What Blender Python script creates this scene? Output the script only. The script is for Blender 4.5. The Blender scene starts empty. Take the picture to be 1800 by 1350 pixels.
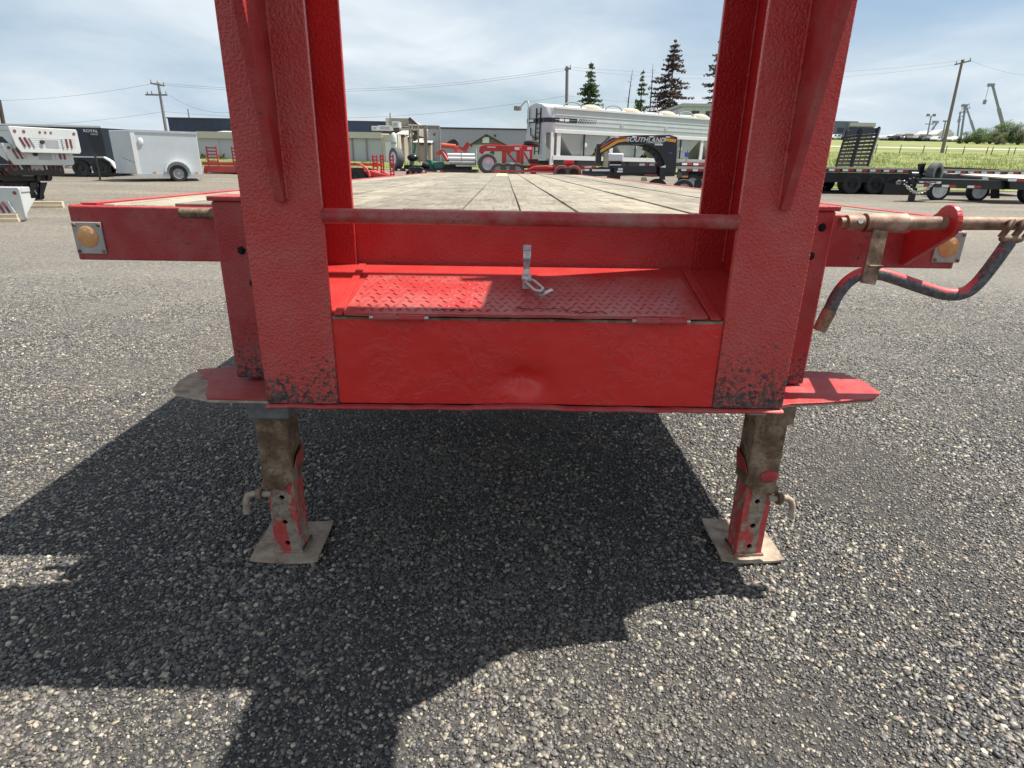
import bpy, math, random
import numpy as np
from mathutils import Vector, Matrix, noise as mnoise
rnd = random.Random(7)
sc = bpy.context.scene
COL = sc.collection
# ------------------------------------------------------------------ camera
H = 1.30
F = 1050.0
def _n(v): return v / np.linalg.norm(v)
_Y = _n(np.array([-13., -383., F]))
_D = np.array([-51., 2882., F]); _D = _n(_D - _Y * (_D @ _Y))
_X = np.cross(_D, _Y)
ROT = np.stack([_X, _Y, -_D])
cam = bpy.data.cameras.new('camera'); camo = bpy.data.objects.new('camera', cam); COL.objects.link(camo)
r_, d_, f_ = ROT[:, 0], ROT[:, 1], ROT[:, 2]
camo.matrix_world = Matrix(((r_[0], -d_[0], -f_[0], 0), (r_[1], -d_[1], -f_[1], 0), (r_[2], -d_[2], -f_[2], H), (0, 0, 0, 1)))
cam.sensor_width = 36; cam.lens = F / 1800 * 36; cam.clip_start = .05; cam.clip_end = 6000
sc.camera = camo
def P(px, py, Y):
    """world point on the sight line of a photograph pixel at depth Y"""
    d = ROT @ np.array([(px - 900) / F, (py - 675) / F, 1.])
    p = d * (Y / d[1]); return Vector((p[0], p[1], p[2] + H))
# ------------------------------------------------------------------ light
SUNV = Vector((.52, .09, 1)).normalized()
EL = math.asin(SUNV.z); AZ = math.atan2(SUNV.x, SUNV.y)
sun = bpy.data.lights.new('sun', 'SUN'); suno = bpy.data.objects.new('sun', sun); COL.objects.link(suno)
sun.energy = 5.0; sun.angle = math.radians(.55); sun.color = (1, .95, .87)
suno.rotation_euler = (-SUNV).to_track_quat('-Z', 'Y').to_euler()
suno.location = (10, 5, 30)
sc.view_settings.view_transform = 'Standard'; sc.view_settings.look = 'None'
sc.view_settings.exposure = 0.74; sc.view_settings.gamma = 1
W = bpy.data.worlds.new('World'); sc.world = W; W.use_nodes = True
def build_world():
    nt = W.node_tree; N = nt.nodes; L = nt.links; N.clear()
    out = N.new('ShaderNodeOutputWorld'); bg = N.new('ShaderNodeBackground'); bg.inputs[1].default_value = .058
    sky = N.new('ShaderNodeTexSky'); sky.sky_type = 'NISHITA'; sky.sun_disc = False
    sky.sun_elevation = EL; sky.sun_rotation = AZ; sky.air_density = 1.0; sky.dust_density = 1.2
    tc = N.new('ShaderNodeTexCoord'); sep = N.new('ShaderNodeSeparateXYZ'); L.new(tc.outputs['Generated'], sep.inputs[0])
    def math_(op, a, b=None, c=None):
        m = N.new('ShaderNodeMath'); m.operation = op
        for i, x in enumerate((a, b, c)):
            if x is None: continue
            if isinstance(x, (int, float)): m.inputs[i].default_value = x
            else: L.new(x, m.inputs[i])
        return m.outputs[0]
    zz = math_('ADD', math_('MAXIMUM', sep.outputs[2], 0.0), .16)
    cx = math_('DIVIDE', sep.outputs[0], zz); cy = math_('DIVIDE', sep.outputs[1], zz)
    cmb = N.new('ShaderNodeCombineXYZ'); L.new(cx, cmb.inputs[0]); L.new(cy, cmb.inputs[1])
    def noise(scale, det, rough, dist=0., off=(0, 0, 0)):
        mp = N.new('ShaderNodeMapping'); mp.inputs['Location'].default_value = off; L.new(cmb.outputs[0], mp.inputs[0])
        n = N.new('ShaderNodeTexNoise'); n.inputs['Scale'].default_value = scale; n.inputs['Detail'].default_value = det
        n.inputs['Roughness'].default_value = rough; n.inputs['Distortion'].default_value = dist
        L.new(mp.outputs[0], n.inputs[0]); return n.outputs[0]
    def ramp(x, pts):
        r = N.new('ShaderNodeValToRGB'); L.new(x, r.inputs[0]); e = r.color_ramp.elements
        while len(e) < len(pts): e.new(.5)
        for k, (p, c) in enumerate(pts):
            e[k].position = p; e[k].color = (c if isinstance(c, tuple) else (c, c, c)) + (1,)
        return r.outputs[0]
    cover = ramp(noise(.42, 5, .55, .3, (5.3, 1.8, 0)), [(.32, .10), (.52, .9), (.70, 1.)])
    body = ramp(noise(.75, 6, .55, .5, (1.2, 7.7, 0)), [(.28, (5.2, 6.6, 8.0)), (.5, (7.4, 8.4, 9.3)), (.70, (10.2, 10.6, 10.9))])
    tint = N.new('ShaderNodeMix'); tint.data_type = 'RGBA'; tint.blend_type = 'MULTIPLY'; tint.inputs[0].default_value = 1
    L.new(sky.outputs[0], tint.inputs[6]); tint.inputs[7].default_value = (1.05, 1.15, 1.2, 1)
    mx = N.new('ShaderNodeMix'); mx.data_type = 'RGBA'
    L.new(cover, mx.inputs[0]); L.new(tint.outputs[2], mx.inputs[6]); L.new(body, mx.inputs[7])
    L.new(mx.outputs[2], bg.inputs[0]); L.new(bg.outputs[0], out.inputs[0])
build_world()
# ------------------------------------------------------------------ materials
MATS = {}
class NT:
    def __init__(s, name):
        m = s.m = bpy.data.materials.new(name); m.use_nodes = True
        s.t = m.node_tree; s.N = s.t.nodes; s.L = s.t.links
        s.b = s.N['Principled BSDF']; s.tc = s.N.new('ShaderNodeTexCoord')
    def new(s, k): return s.N.new(k)
    def lk(s, a, b): s.L.new(a, b)
    def coord(s, scale=(1, 1, 1), rot=(0, 0, 0), space='Object'):
        mp = s.new('ShaderNodeMapping'); s.lk(s.tc.outputs[space], mp.inputs[0]); mp.inputs['Scale'].default_value = scale
        mp.inputs['Rotation'].default_value = rot
        return mp.outputs[0]
    def noise(s, scale, det=4, rough=.55, vec=None, dist=0):
        n = s.new('ShaderNodeTexNoise'); n.inputs['Scale'].default_value = scale; n.inputs['Detail'].default_value = det
        n.inputs['Roughness'].default_value = rough; n.inputs['Distortion'].default_value = dist
        s.lk(vec or s.tc.outputs['Object'], n.inputs['Vector']); return n.outputs[0]
    def voro(s, scale, feat='F1', vec=None, out=0, rand=1):
        n = s.new('ShaderNodeTexVoronoi'); n.inputs['Scale'].default_value = scale; n.feature = feat
        n.inputs['Randomness'].default_value = rand
        s.lk(vec or s.tc.outputs['Object'], n.inputs['Vector']); return n.outputs[out]
    def ramp(s, x, pts, interp='LINEAR'):
        r = s.new('ShaderNodeValToRGB'); s.lk(x, r.inputs[0]); e = r.color_ramp.elements; r.color_ramp.interpolation = interp
        while len(e) < len(pts): e.new(.5)
        for k, (p, c) in enumerate(pts):
            e[k].position = p; e[k].color = (tuple(c) if isinstance(c, (tuple, list)) else (c, c, c)) + (1,)
        return r.outputs[0]
    def mix(s, f, a, b, mode='MIX'):
        m = s.new('ShaderNodeMix'); m.data_type = 'RGBA'; m.blend_type = mode
        for i, x in ((0, f), (6, a), (7, b)):
            if isinstance(x, (int, float)): m.inputs[i].default_value = x
            elif isinstance(x, (tuple, list)): m.inputs[i].default_value = tuple(x) + (1,)
            else: s.lk(x, m.inputs[i])
        return m.outputs[2]
    def math(s, op, a, b=0., clamp=False):
        m = s.new('ShaderNodeMath'); m.operation = op; m.use_clamp = clamp
        for i, x in enumerate((a, b)):
            if isinstance(x, (int, float)): m.inputs[i].default_value = x
            else: s.lk(x, m.inputs[i])
        return m.outputs[0]
    def sep(s, space='Object'):
        n = s.new('ShaderNodeSeparateXYZ'); s.lk(s.tc.outputs[space], n.inputs[0]); return n.outputs
    def bump(s, h, strength=.3, dist=.01, prev=None):
        b = s.new('ShaderNodeBump'); b.inputs['Strength'].default_value = strength; b.inputs['Distance'].default_value = dist
        s.lk(h, b.inputs['Height'])
        if prev is not None: s.lk(prev, b.inputs['Normal'])
        return b.outputs[0]
    def rand(s):
        n = s.new('ShaderNodeObjectInfo'); return n.outputs['Random']
    def done(s, col=None, rough=None, metal=None, normal=None):
        for k, x in (('Base Color', col), ('Roughness', rough), ('Metallic', metal), ('Normal', normal)):
            if x is None: continue
            if isinstance(x, (int, float)): s.b.inputs[k].default_value = x
            elif isinstance(x, (tuple, list)): s.b.inputs[k].default_value = tuple(x) + (1,)
            else: s.lk(x, s.b.inputs[k])
        MATS[s.m.name] = s.m; return s.m
def simple(name, c, rough=.6, metal=0, var=.12, scale=3., bump=0, bscale=60):
    n = NT(name)
    v = n.noise(scale, 5, .6)
    col = n.mix(n.ramp(v, [(.3, 0.), (.7, 1.)]), tuple(x * (1 - var) for x in c), tuple(min(1, x * (1 + var)) for x in c))
    nm = n.bump(n.noise(bscale, 3), bump, .004) if bump else None
    return n.done(col, rough, metal, nm)
def red_paint(name, c, c2, rough, hammer, chips, zlow=None, dust=0., hscale=150):
    """painted steel: hammered relief, chips to dark primer, more of them towards zlow"""
    n = NT(name)
    big = n.noise(4.5, 5, .6); fine = n.noise(45, 4, .6)
    col = n.mix(n.ramp(big, [(.3, 0.), (.7, 1.)]), c, c2)
    if dust:
        d = n.math('MULTIPLY', n.ramp(n.noise(9, 6, .65), [(.42, 0.), (.72, 1.)]), dust)
        col = n.mix(d, col, (.36, .22, .19))
    chipn = n.noise(95, 6, .72, dist=.4)
    th = n.math('ADD', n.math('MULTIPLY', n.noise(6, 3), .28), .52 - chips)
    if zlow is not None:
        z = n.sep()[2]
        g = n.math('MULTIPLY', n.math('SUBTRACT', zlow[1], z), 1. / (zlow[1] - zlow[0]), True)
        th = n.math('SUBTRACT', th, n.math('MULTIPLY', n.math('POWER', g, 1.6), zlow[2]))
    m = n.math('MULTIPLY', n.math('SUBTRACT', chipn, th), 16, True)
    col = n.mix(m, col, n.mix(n.ramp(fine, [(.4, 0.), (.6, 1.)]), (.035, .034, .04), (.11, .08, .065)))
    hm = n.bump(n.noise(hscale, 2, .45, dist=.25), hammer, .0045)
    hm = n.bump(n.math('SUBTRACT', 1., m), .25, .002, hm)
    return n.done(col, n.math('ADD', n.math('MULTIPLY', m, .3), rough), 0, hm)
M_ = MATS
def make_materials():
    red_paint('red_dusty', (.50, .042, .034), (.56, .066, .055), .38, 1., -.03, (.70, 1.04, .29), .2, 165)
    red_paint('red_sleeve', (.36, .022, .022), (.44, .032, .032), .5, .45, .01, (.68, .95, .24), .3, 160)
    red_paint('red_beam', (.36, .022, .024), (.43, .034, .034), .5, .3, .055, None, .3, 190)
    red_paint('red_bright', (.39, .026, .024), (.44, .036, .032), .33, .35, -.05, None, .08, 140)
    red_paint('red_inner', (.36, .010, .011), (.42, .015, .015), .36, .6, -.06, None, .05, 170)
    red_paint('red_bar', (.37, .024, .024), (.42, .04, .036), .42, .4, .06, None, .85, 110)
    red_paint('red_head', (.48, .018, .018), (.55, .028, .026), .4, .4, .035, None, .12, 160)
    red_paint('red_lid', (.37, .028, .026), (.42, .044, .040), .33, .15, -.05, None, .4, 120)
    red_paint('red_worn', (.37, .024, .026), (.43, .042, .042), .5, .3, .03, None, .4, 120)
    # front panel: scabby lumps under the paint
    n = NT('red_panel')
    lump = n.noise(26, 7, .62, dist=1.2); mask = n.ramp(n.noise(5.5, 4), [(.45, 0.), (.62, 1.)])
    col = n.mix(n.ramp(n.noise(6, 5), [(.3, 0.), (.7, 1.)]), (.60, .015, .013), (.68, .022, .017))
    n.b.inputs['Coat Weight'].default_value = .25; n.b.inputs['Coat Roughness'].default_value = .2
    h = n.math('MULTIPLY', n.ramp(lump, [(.42, 0.), (.56, 1.)]), mask)
    nm = n.bump(h, .4, .006); nm = n.bump(n.noise(120, 3), .18, .002, nm)
    n.done(col, .34, 0, nm)
    # rust steel
    n = NT('rusty_steel')
    a = n.noise(14, 7, .65); b = n.noise(70, 5, .6)
    col = n.ramp(a, [(.3, (.075, .045, .028)), (.46, (.17, .105, .062)), (.58, (.30, .22, .15)), (.76, (.38, .29, .21))])
    col = n.mix(n.ramp(b, [(.5, 0.), (.75, .7)]), col, (.05, .035, .028))
    n.done(col, .72, .25, n.bump(b, .35, .003))
    n = NT('brown_shaft')
    a = n.noise(22, 7, .65); b = n.noise(110, 5, .6)
    col = n.ramp(a, [(.3, (.10, .055, .035)), (.5, (.27, .17, .11)), (.68, (.42, .31, .23)), (.85, (.5, .42, .34))])
    n.done(col, .65, .15, n.bump(b, .3, .003))
    n = NT('worn_leg')
    a = n.noise(13, 5, .6, vec=n.coord((1.6, 1.6, .55)), dist=.5); b = n.noise(60, 6, .65)
    base = n.ramp(b, [(.3, (.12, .088, .062)), (.52, (.31, .255, .195)), (.8, (.42, .36, .29))])
    col = n.mix(n.ramp(a, [(.485, 0.), (.515, 1.)]), base, n.mix(n.ramp(b, [(.35, 0.), (.7, 1.)]), (.42, .05, .045), (.58, .10, .085)))
    n.done(col, .62, .1, n.bump(n.math('ADD', b, n.ramp(a, [(.53, 0.), (.56, .6)])), .35, .003))
    n = NT('crank_paint')
    a = n.noise(16, 6, .65, dist=.6); b = n.noise(90, 5)
    z = n.sep()
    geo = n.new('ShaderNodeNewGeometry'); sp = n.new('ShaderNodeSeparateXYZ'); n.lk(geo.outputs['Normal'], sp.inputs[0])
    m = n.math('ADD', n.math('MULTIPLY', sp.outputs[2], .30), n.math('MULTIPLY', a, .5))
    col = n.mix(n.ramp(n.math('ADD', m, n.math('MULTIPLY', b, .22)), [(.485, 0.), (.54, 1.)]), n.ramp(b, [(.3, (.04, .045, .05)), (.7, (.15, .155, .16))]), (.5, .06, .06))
    n.done(col, .5, .1, n.bump(b, .25, .002))
    n = NT('galvanised')
    a = n.noise(18, 6, .6); col = n.ramp(a, [(.3, (.11, .12, .125)), (.7, (.25, .26, .27))])
    n.done(col, .5, .4, n.bump(n.noise(90, 3), .15, .002))
    n = NT('bare_plate')
    a = n.noise(20, 7, .65); col = n.ramp(a, [(.3, (.20, .145, .10)), (.52, (.40, .325, .245)), (.75, (.55, .47, .38))])
    n.done(col, .75, .1, n.bump(n.noise(110, 4), .3, .002))
    n = NT('latch_steel')
    a = n.noise(60, 6, .6); col = n.ramp(a, [(.3, (.38, .34, .33)), (.7, (.66, .62, .6))])
    n.done(col, .38, .7, n.bump(n.noise(200, 3), .2, .001))
    # deck boards
    n = NT('deck_board')
    g = n.noise(9, 6, .68, vec=n.coord((1.6, .55, 1)), dist=.5); w = n.noise(2.6, 6, .65, dist=.6)
    grain = n.noise(60, 4, .6, vec=n.coord((2.5, .08, 1)))
    col = n.ramp(g, [(.30, (.21, .175, .125)), (.44, (.42, .37, .28)), (.68, (.58, .525, .42))])
    col = n.mix(n.math('MULTIPLY', n.ramp(w, [(.47, 0.), (.62, 1.)]), .5), col, (.22, .195, .155))
    col = n.mix(n.math('MULTIPLY', n.ramp(grain, [(.5, 0.), (.7, 1.)]), .65), col, (.16, .135, .10))
    col = n.mix(1., col, n.ramp(n.rand(), [(0., (.50, .50, .50)), (1., (.74, .73, .70))]), 'MULTIPLY')
    n.done(col, .85, 0, n.bump(grain, .5, .004))
    simple('new_board', (.62, .5, .27), .7, 0, .12, 8)
    n = NT('amber_lens')
    v = n.voro(90, 'F1'); col = n.mix(n.ramp(n.noise(25, 5), [(.35, 0.), (.65, 1.)]), (.66, .27, .08), (.74, .40, .17))
    n.done(col, .35, 0, n.bump(v, .4, .002))
    simple('lens_plate', (.42, .40, .36), .45, .1, .2, 20)
    # background paints
    simple('black_paint', (.012, .013, .016), .28, 0, .2, 2)
    simple('black_matte', (.018, .018, .02), .6, 0, .25, 4)
    simple('navy_wall', (.03, .045, .085), .55, 0, .1, .4)
    simple('dark_side', (.016, .024, .034), .22, 0, .15, .6)
    simple('white_side', (.50, .54, .56), .3, 0, .07, 1.2)
    simple('white_paint', (.68, .69, .68), .35, 0, .05, 2)
    simple('grain_white', (.50, .54, .53), .4, 0, .07, 1.0)
    simple('silver', (.55, .57, .59), .35, .6, .08, 3)
    simple('aluminium', (.54, .56, .55), .42, .25, .08, 2)
    simple('tail_lens', (.20, .05, .06), .3, 0, .2, 5)
    simple('tyre_rubber', (.022, .022, .023), .75, 0, .25, 12)
    simple('dusty_rubber', (.10, .105, .10), .85, 0, .15, 9)
    simple('rim_white', (.74, .77, .82), .4, 0, .05, 5)
    simple('rim_grey', (.35, .36, .37), .4, .4, .1, 5)
    simple('red_trailer', (.42, .035, .03), .45, 0, .15, 2)
    simple('red_trailer_pink', (.5, .07, .065), .5, 0, .2, 2)
    simple('tape_white', (.80, .78, .77), .3, 0, .05, 5)
    simple('tape_red', (.42, .03, .035), .3, 0, .1, 5)
    simple('tape_orange', (.72, .33, .05), .4, 0, .06, 3)
    simple('grey_wall', (.36, .37, .38), .6, 0, .05, .5)
    simple('pale_wall', (.42, .44, .45), .6, 0, .05, .5)
    simple('cream_wall', (.52, .49, .40), .65, 0, .06, .7)
    simple('tan_wall', (.34, .30, .235), .7, 0, .08, .7)
    simple('trim_dark', (.06, .045, .04), .6, 0, .1, 1)
    simple('roof_cream', (.52, .49, .43), .6, 0, .05, .7)
    simple('roof_tan', (.40, .29, .2), .7, 0, .06, .7)
    simple('roof_grey', (.14, .14, .145), .7, 0, .1, 1)
    simple('office_grey', (.14, .155, .19), .55, 0, .07, .5)
    simple('glass_dark', (.02, .03, .05), .08, 0, .1, 1)
    simple('pole_wood', (.20, .17, .145), .85, 0, .2, 6)
    simple('pole_grey', (.25, .235, .225), .85, 0, .15, 6)
    simple('crane_grey', (.24, .26, .31), .5, 0, .1, 1)
    simple('wire_dark', (.10, .105, .12), .6, 0, .1, 1)
    simple('green_paint', (.02, .14, .085), .4, 0, .15, 2)
    simple('teal_paint', (.05, .19, .14), .4, 0, .15, 2)
    simple('vermilion', (.55, .09, .05), .4, 0, .1, 2)
    simple('chain_steel', (.55, .54, .5), .4, .5, .2, 20)
    simple('cream_deck', (.55, .49, .40), .75, 0, .12, 4)
    simple('timber', (.52, .43, .31), .8, 0, .12, 6)
    simple('blue_sign', (.05, .06, .35), .4, 0, .1, 3)
    simple('bark', (.09, .065, .05), .9, 0, .2, 5)
    simple('hopper_inside', (.42, .45, .43), .55, 0, .08, 1.0)
    simple('tarp', (.46, .38, .29), .8, 0, .1, 2)
    simple('rope', (.38, .36, .26), .9, 0, .3, 20)
    simple('sticker', (.70, .70, .74), .5, 0, .1, 20)
    simple('hole_dark', (.008, .007, .006), .9, 0, .1, 5)
    for nm, a, b in (('spruce_green', (.07, .11, .045), (.13, .18, .075)), ('spruce_brown', (.085, .058, .05), (.15, .11, .09)),
                     ('leaf_green', (.10, .16, .045), (.20, .27, .09)), ('leaf_grey', (.15, .17, .09), (.24, .26, .15))):
        n = NT(nm); col = n.mix(n.ramp(n.noise(1.1, 5, .7), [(.35, 0.), (.65, 1.)]), a, b)
        n.done(col, .75)
    # ground under the pebbles, lot beyond
    n = NT('gravel_ground')
    o = n.tc.outputs['Object']
    cell = n.voro(105, 'F1', o, 1); dist = n.voro(105, 'F1', o, 0)
    s1 = n.new('ShaderNodeSeparateColor'); n.lk(cell, s1.inputs[0])
    col = n.ramp(s1.outputs[0], [(0., (.045, .045, .048)), (.45, (.09, .087, .085)), (.68, (.15, .142, .132)), (.82, (.25, .225, .19)), (.95, (.42, .38, .30))], 'CONSTANT')
    cell2 = n.voro(34, 'F1', o, 1); s2 = n.new('ShaderNodeSeparateColor'); n.lk(cell2, s2.inputs[0])
    col = n.mix(n.math('GREATER_THAN', s2.outputs[1], .94), col, (.30, .27, .21))
    patch = n.noise(.55, 6, .6, dist=.6)
    col = n.mix(n.math('MULTIPLY', n.ramp(patch, [(.4, 0.), (.62, 1.)]), .5), col, (.17, .155, .138))
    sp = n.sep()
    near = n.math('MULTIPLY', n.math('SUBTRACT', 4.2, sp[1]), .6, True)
    col = n.mix(n.math('MULTIPLY', near, .72), col, (.03, .028, .026))  # near ground darkened to stand in for shade between the pebbles
    far = n.math('MULTIPLY', n.math('SUBTRACT', sp[1], 3.2), .085, True)
    trk = n.noise(1.0, 6, .62, vec=n.coord((.10, .55, 1), (0, 0, .12)), dist=.8)
    lot = n.ramp(trk, [(.3, (.062, .051, .041)), (.43, (.115, .097, .075)), (.56, (.19, .163, .122)), (.70, (.27, .235, .172))])
    lot = n.mix(.35, lot, n.ramp(n.noise(26, 4), [(.35, (.06, .053, .045)), (.5, (.155, .137, .112)), (.66, (.33, .295, .235))]))
    lot = n.mix(.45, lot, n.ramp(n.noise(13, 5, .8), [(.38, (.045, .04, .035)), (.5, (.13, .113, .09)), (.62, (.31, .275, .21))]))
    lot = n.mix(n.ramp(n.noise(75, 3, .7), [(.62, 0.), (.72, .6)]), lot, (.42, .38, .31))
    col = n.mix(far, col, lot)
    h = n.math('MULTIPLY', n.math('SUBTRACT', 1., dist), n.math('SUBTRACT', 1., far))
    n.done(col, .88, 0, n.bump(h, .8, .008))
    n = NT('pebble')
    r = n.rand()
    col = n.ramp(r, [(0., (.036, .036, .037)), (.28, (.062, .061, .060)), (.48, (.10, .096, .091)), (.64, (.155, .145, .13)), (.78, (.23, .205, .165)),
                     (.88, (.34, .29, .21)), (.95, (.48, .435, .34)), (.988, (.21, .15, .11))], 'CONSTANT')
    gp = n.new('ShaderNodeNewGeometry'); dust = n.noise(.85, 6, .62, vec=gp.outputs['Position'], dist=.6)
    col = n.mix(n.math('MULTIPLY', n.ramp(dust, [(.44, 0.), (.62, 1.)]), .72), col, (.15, .132, .112))
    v = n.noise(5, 4, .6)
    col = n.mix(.35, col, n.mix(n.ramp(v, [(.35, 0.), (.65, 1.)]), n.mix(1., col, (.6, .6, .6), 'MULTIPLY'), n.mix(1., col, (1.35, 1.33, 1.3), 'MULTIPLY')))
    n.done(col, .5)
    n = NT('grass_ground')
    a = n.noise(.22, 7, .65); b = n.noise(2.2, 6, .7)
    col = n.ramp(a, [(.3, (.10, .115, .03)), (.5, (.155, .19, .04)), (.7, (.21, .225, .065))])
    col = n.mix(n.math('MULTIPLY', n.ramp(b, [(.4, 0.), (.7, 1.)]), .6), col, (.25, .235, .10))
    n.done(col, .9, 0, n.bump(b, .6, .1))
    n = NT('grass_blade')
    col = n.ramp(n.noise(.16, 6, .75), [(.3, (.085, .13, .022)), (.5, (.17, .22, .045)), (.68, (.29, .28, .10))])
    n.done(col, .8)
    for nm in ('grass_blade', 'leaf_green', 'leaf_grey', 'spruce_green', 'spruce_brown'):
        m = M_[nm]; nt = m.node_tree; bs = nt.nodes['Principled BSDF']; tr = nt.nodes.new('ShaderNodeBsdfTranslucent'); ms = nt.nodes.new('ShaderNodeMixShader'); ms.inputs[0].default_value = .45
        src = bs.inputs['Base Color'].links[0].from_socket; nt.links.new(src, tr.inputs[0]); nt.links.new(bs.outputs[0], ms.inputs[1]); nt.links.new(tr.outputs[0], ms.inputs[2])
        nt.links.new(ms.outputs[0], nt.nodes['Material Output'].inputs['Surface'])
    simple('dirt_road', (.40, .36, .27), .9, 0, .15, .3)
make_materials()
M = MATS
# ------------------------------------------------------------------ mesh helpers
def frame_of(d):
    d = Vector(d).normalized(); u = Vector((0, 0, 1)) if abs(d.z) < .95 else Vector((1, 0, 0))
    a = d.cross(u).normalized(); b = a.cross(d).normalized(); return a, b
class MB:
    def __init__(s): s.v = []; s.f = []
    def _add(s, pts, faces):
        o = len(s.v); s.v += [tuple(p) for p in pts]; s.f += [tuple(i + o for i in q) for q in faces]; return s
    def box(s, x0, x1, y0, y1, z0, z1):
        return s._add([(x, y, z) for x in (x0, x1) for y in (y0, y1) for z in (z0, z1)],
                      [(0, 1, 3, 2), (4, 6, 7, 5), (0, 4, 5, 1), (2, 3, 7, 6), (0, 2, 6, 4), (1, 5, 7, 3)])
    def cbox(s, c, sz): return s.box(c[0] - sz[0] / 2, c[0] + sz[0] / 2, c[1] - sz[1] / 2, c[1] + sz[1] / 2, c[2] - sz[2] / 2, c[2] + sz[2] / 2)
    def bar(s, p0, p1, w, h, up=None):
        p0, p1 = Vector(p0), Vector(p1); d = (p1 - p0).normalized()
        if up is None: a, b = frame_of(d)
        else:
            a = d.cross(Vector(up)).normalized(); b = a.cross(d).normalized()
        q = []
        for p in (p0, p1):
            for sx, sy in ((-1, -1), (1, -1), (1, 1), (-1, 1)): q.append(p + a * (sx * w / 2) + b * (sy * h / 2))
        return s._add(q, [(0, 3, 2, 1), (4, 5, 6, 7), (0, 1, 5, 4), (1, 2, 6, 5), (2, 3, 7, 6), (3, 0, 4, 7)])
    def prism(s, poly, off):
        off = Vector(off); n = len(poly); P0 = [Vector(p) for p in poly]
        nm = Vector((0, 0, 0))
        for i in range(n): nm += P0[i].cross(P0[(i + 1) % n])
        if nm.dot(off) < 0: P0.reverse()
        f = [tuple(reversed(range(n))), tuple(range(n, 2 * n))] + [(i, (i + 1) % n, n + (i + 1) % n, n + i) for i in range(n)]
        return s._add(P0 + [p + off for p in P0], f)
    def tube(s, pts, r, n=8, closed=False, jit=0.):
        pts = [Vector(p) for p in pts]; m = len(pts); rings = []; pa = None
        for i, p in enumerate(pts):
            if closed: d = pts[(i + 1) % m] - pts[i - 1]
            else: d = pts[min(i + 1, m - 1)] - pts[max(i - 1, 0)]
            d.normalize()
            if pa is None: a, b = frame_of(d)
            else:
                a = (pa - d * pa.dot(d)).normalized(); b = d.cross(a) * -1
            pa = a; rr = r[i] if isinstance(r, (list, tuple)) else r
            rr *= 1 + jit * (rnd.random() - .5)
            rings += [p + (a * math.cos(t) + b * math.sin(t)) * rr for t in (2 * math.pi * k / n for k in range(n))]
        f = []
        for i in range(m if closed else m - 1):
            j = (i + 1) % m
            f += [(i * n + k, i * n + (k + 1) % n, j * n + (k + 1) % n, j * n + k) for k in range(n)]
        if not closed: f += [tuple(reversed(range(n))), tuple((m - 1) * n + k for k in range(n))]
        return s._add(rings, f)
    def cyl(s, p0, p1, r0, r1=None, n=16): return s.tube([p0, p1], [r0, r0 if r1 is None else r1], n)
    def lathe(s, prof, c, axis, n=24):
        c = Vector(c); ax = Vector(axis).normalized(); a, b = frame_of(ax); m = len(prof); pts = []
        for r, h in prof:
            pts += [c + ax * h + (a * math.cos(t) + b * math.sin(t)) * r for t in (2 * math.pi * k / n for k in range(n))]
        f = [(i * n + k, i * n + (k + 1) % n, (i + 1) * n + (k + 1) % n, (i + 1) * n + k) for i in range(m - 1) for k in range(n)]
        return s._add(pts, f)
    def sphere(s, c, r, n=10, m=7):
        c = Vector(c); R = Vector(r) if not isinstance(r, (int, float)) else Vector((r, r, r)); pts = []; f = []
        for i in range(m + 1):
            t = math.pi * i / m
            pts += [c + Vector((R.x * math.sin(t) * math.cos(2 * math.pi * k / n), R.y * math.sin(t) * math.sin(2 * math.pi * k / n), R.z * math.cos(t))) for k in range(n)]
        f = [(i * n + k, (i + 1) * n + k, (i + 1) * n + (k + 1) % n, i * n + (k + 1) % n) for i in range(m) for k in range(n)]
        return s._add(pts, f)
    def grid(s, fn, nu, nv):
        pts = [fn(i / nu, j / nv) for j in range(nv + 1) for i in range(nu + 1)]
        return s._add(pts, [(j * (nu + 1) + i, j * (nu + 1) + i + 1, (j + 1) * (nu + 1) + i + 1, (j + 1) * (nu + 1) + i) for j in range(nv) for i in range(nu)])
    def quad(s, a, b, c, d): return s._add([a, b, c, d], [(0, 1, 2, 3)])
    def build(s, name, mat, parent=None, smooth=0, bevel=0, fix=True):
        me = bpy.data.meshes.new(name); me.from_pydata(s.v, [], s.f); me.validate()
        if fix and len(s.f) < 60000:
            import bmesh
            bm = bmesh.new(); bm.from_mesh(me); bmesh.ops.recalc_face_normals(bm, faces=bm.faces); bm.to_mesh(me); bm.free()
        me.materials.append(M[mat] if isinstance(mat, str) else mat)
        if smooth:
            me.shade_smooth(); me.set_sharp_from_angle(angle=math.radians(smooth))
        o = bpy.data.objects.new(name, me); COL.objects.link(o)
        if parent is not None: o.parent = parent
        if bevel:
            b = o.modifiers.new('edge', 'BEVEL'); b.width = bevel; b.segments = 2; b.limit_method = 'ANGLE'; b.angle_limit = math.radians(40)
        return o
def tag(o, label=None, cat=None, group=None, kind=None):
    for k, v in (('label', label), ('category', cat), ('group', group), ('kind', kind)):
        if v: o[k] = v
    return o
def thing(name, label, cat, loc=(0, 0, 0), rz=0, group=None):
    o = bpy.data.objects.new(name, None); COL.objects.link(o); o.location = loc; o.rotation_euler = (0, 0, rz); o.empty_display_size = .2
    return tag(o, label, cat, group)
def sub(name, parent, loc=(0, 0, 0), rot=(0, 0, 0)):
    o = bpy.data.objects.new(name, None); COL.objects.link(o); o.parent = parent; o.location = loc; o.rotation_euler = rot; o.empty_display_size = .1; return o
def share(src, parent, loc=None, rot=None, scale=None, name=None):
    c = src.copy(); COL.objects.link(c); c.parent = parent
    if loc is not None: c.location = loc
    if rot is not None: c.rotation_euler = rot
    if scale is not None: c.scale = scale
    return c
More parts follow.
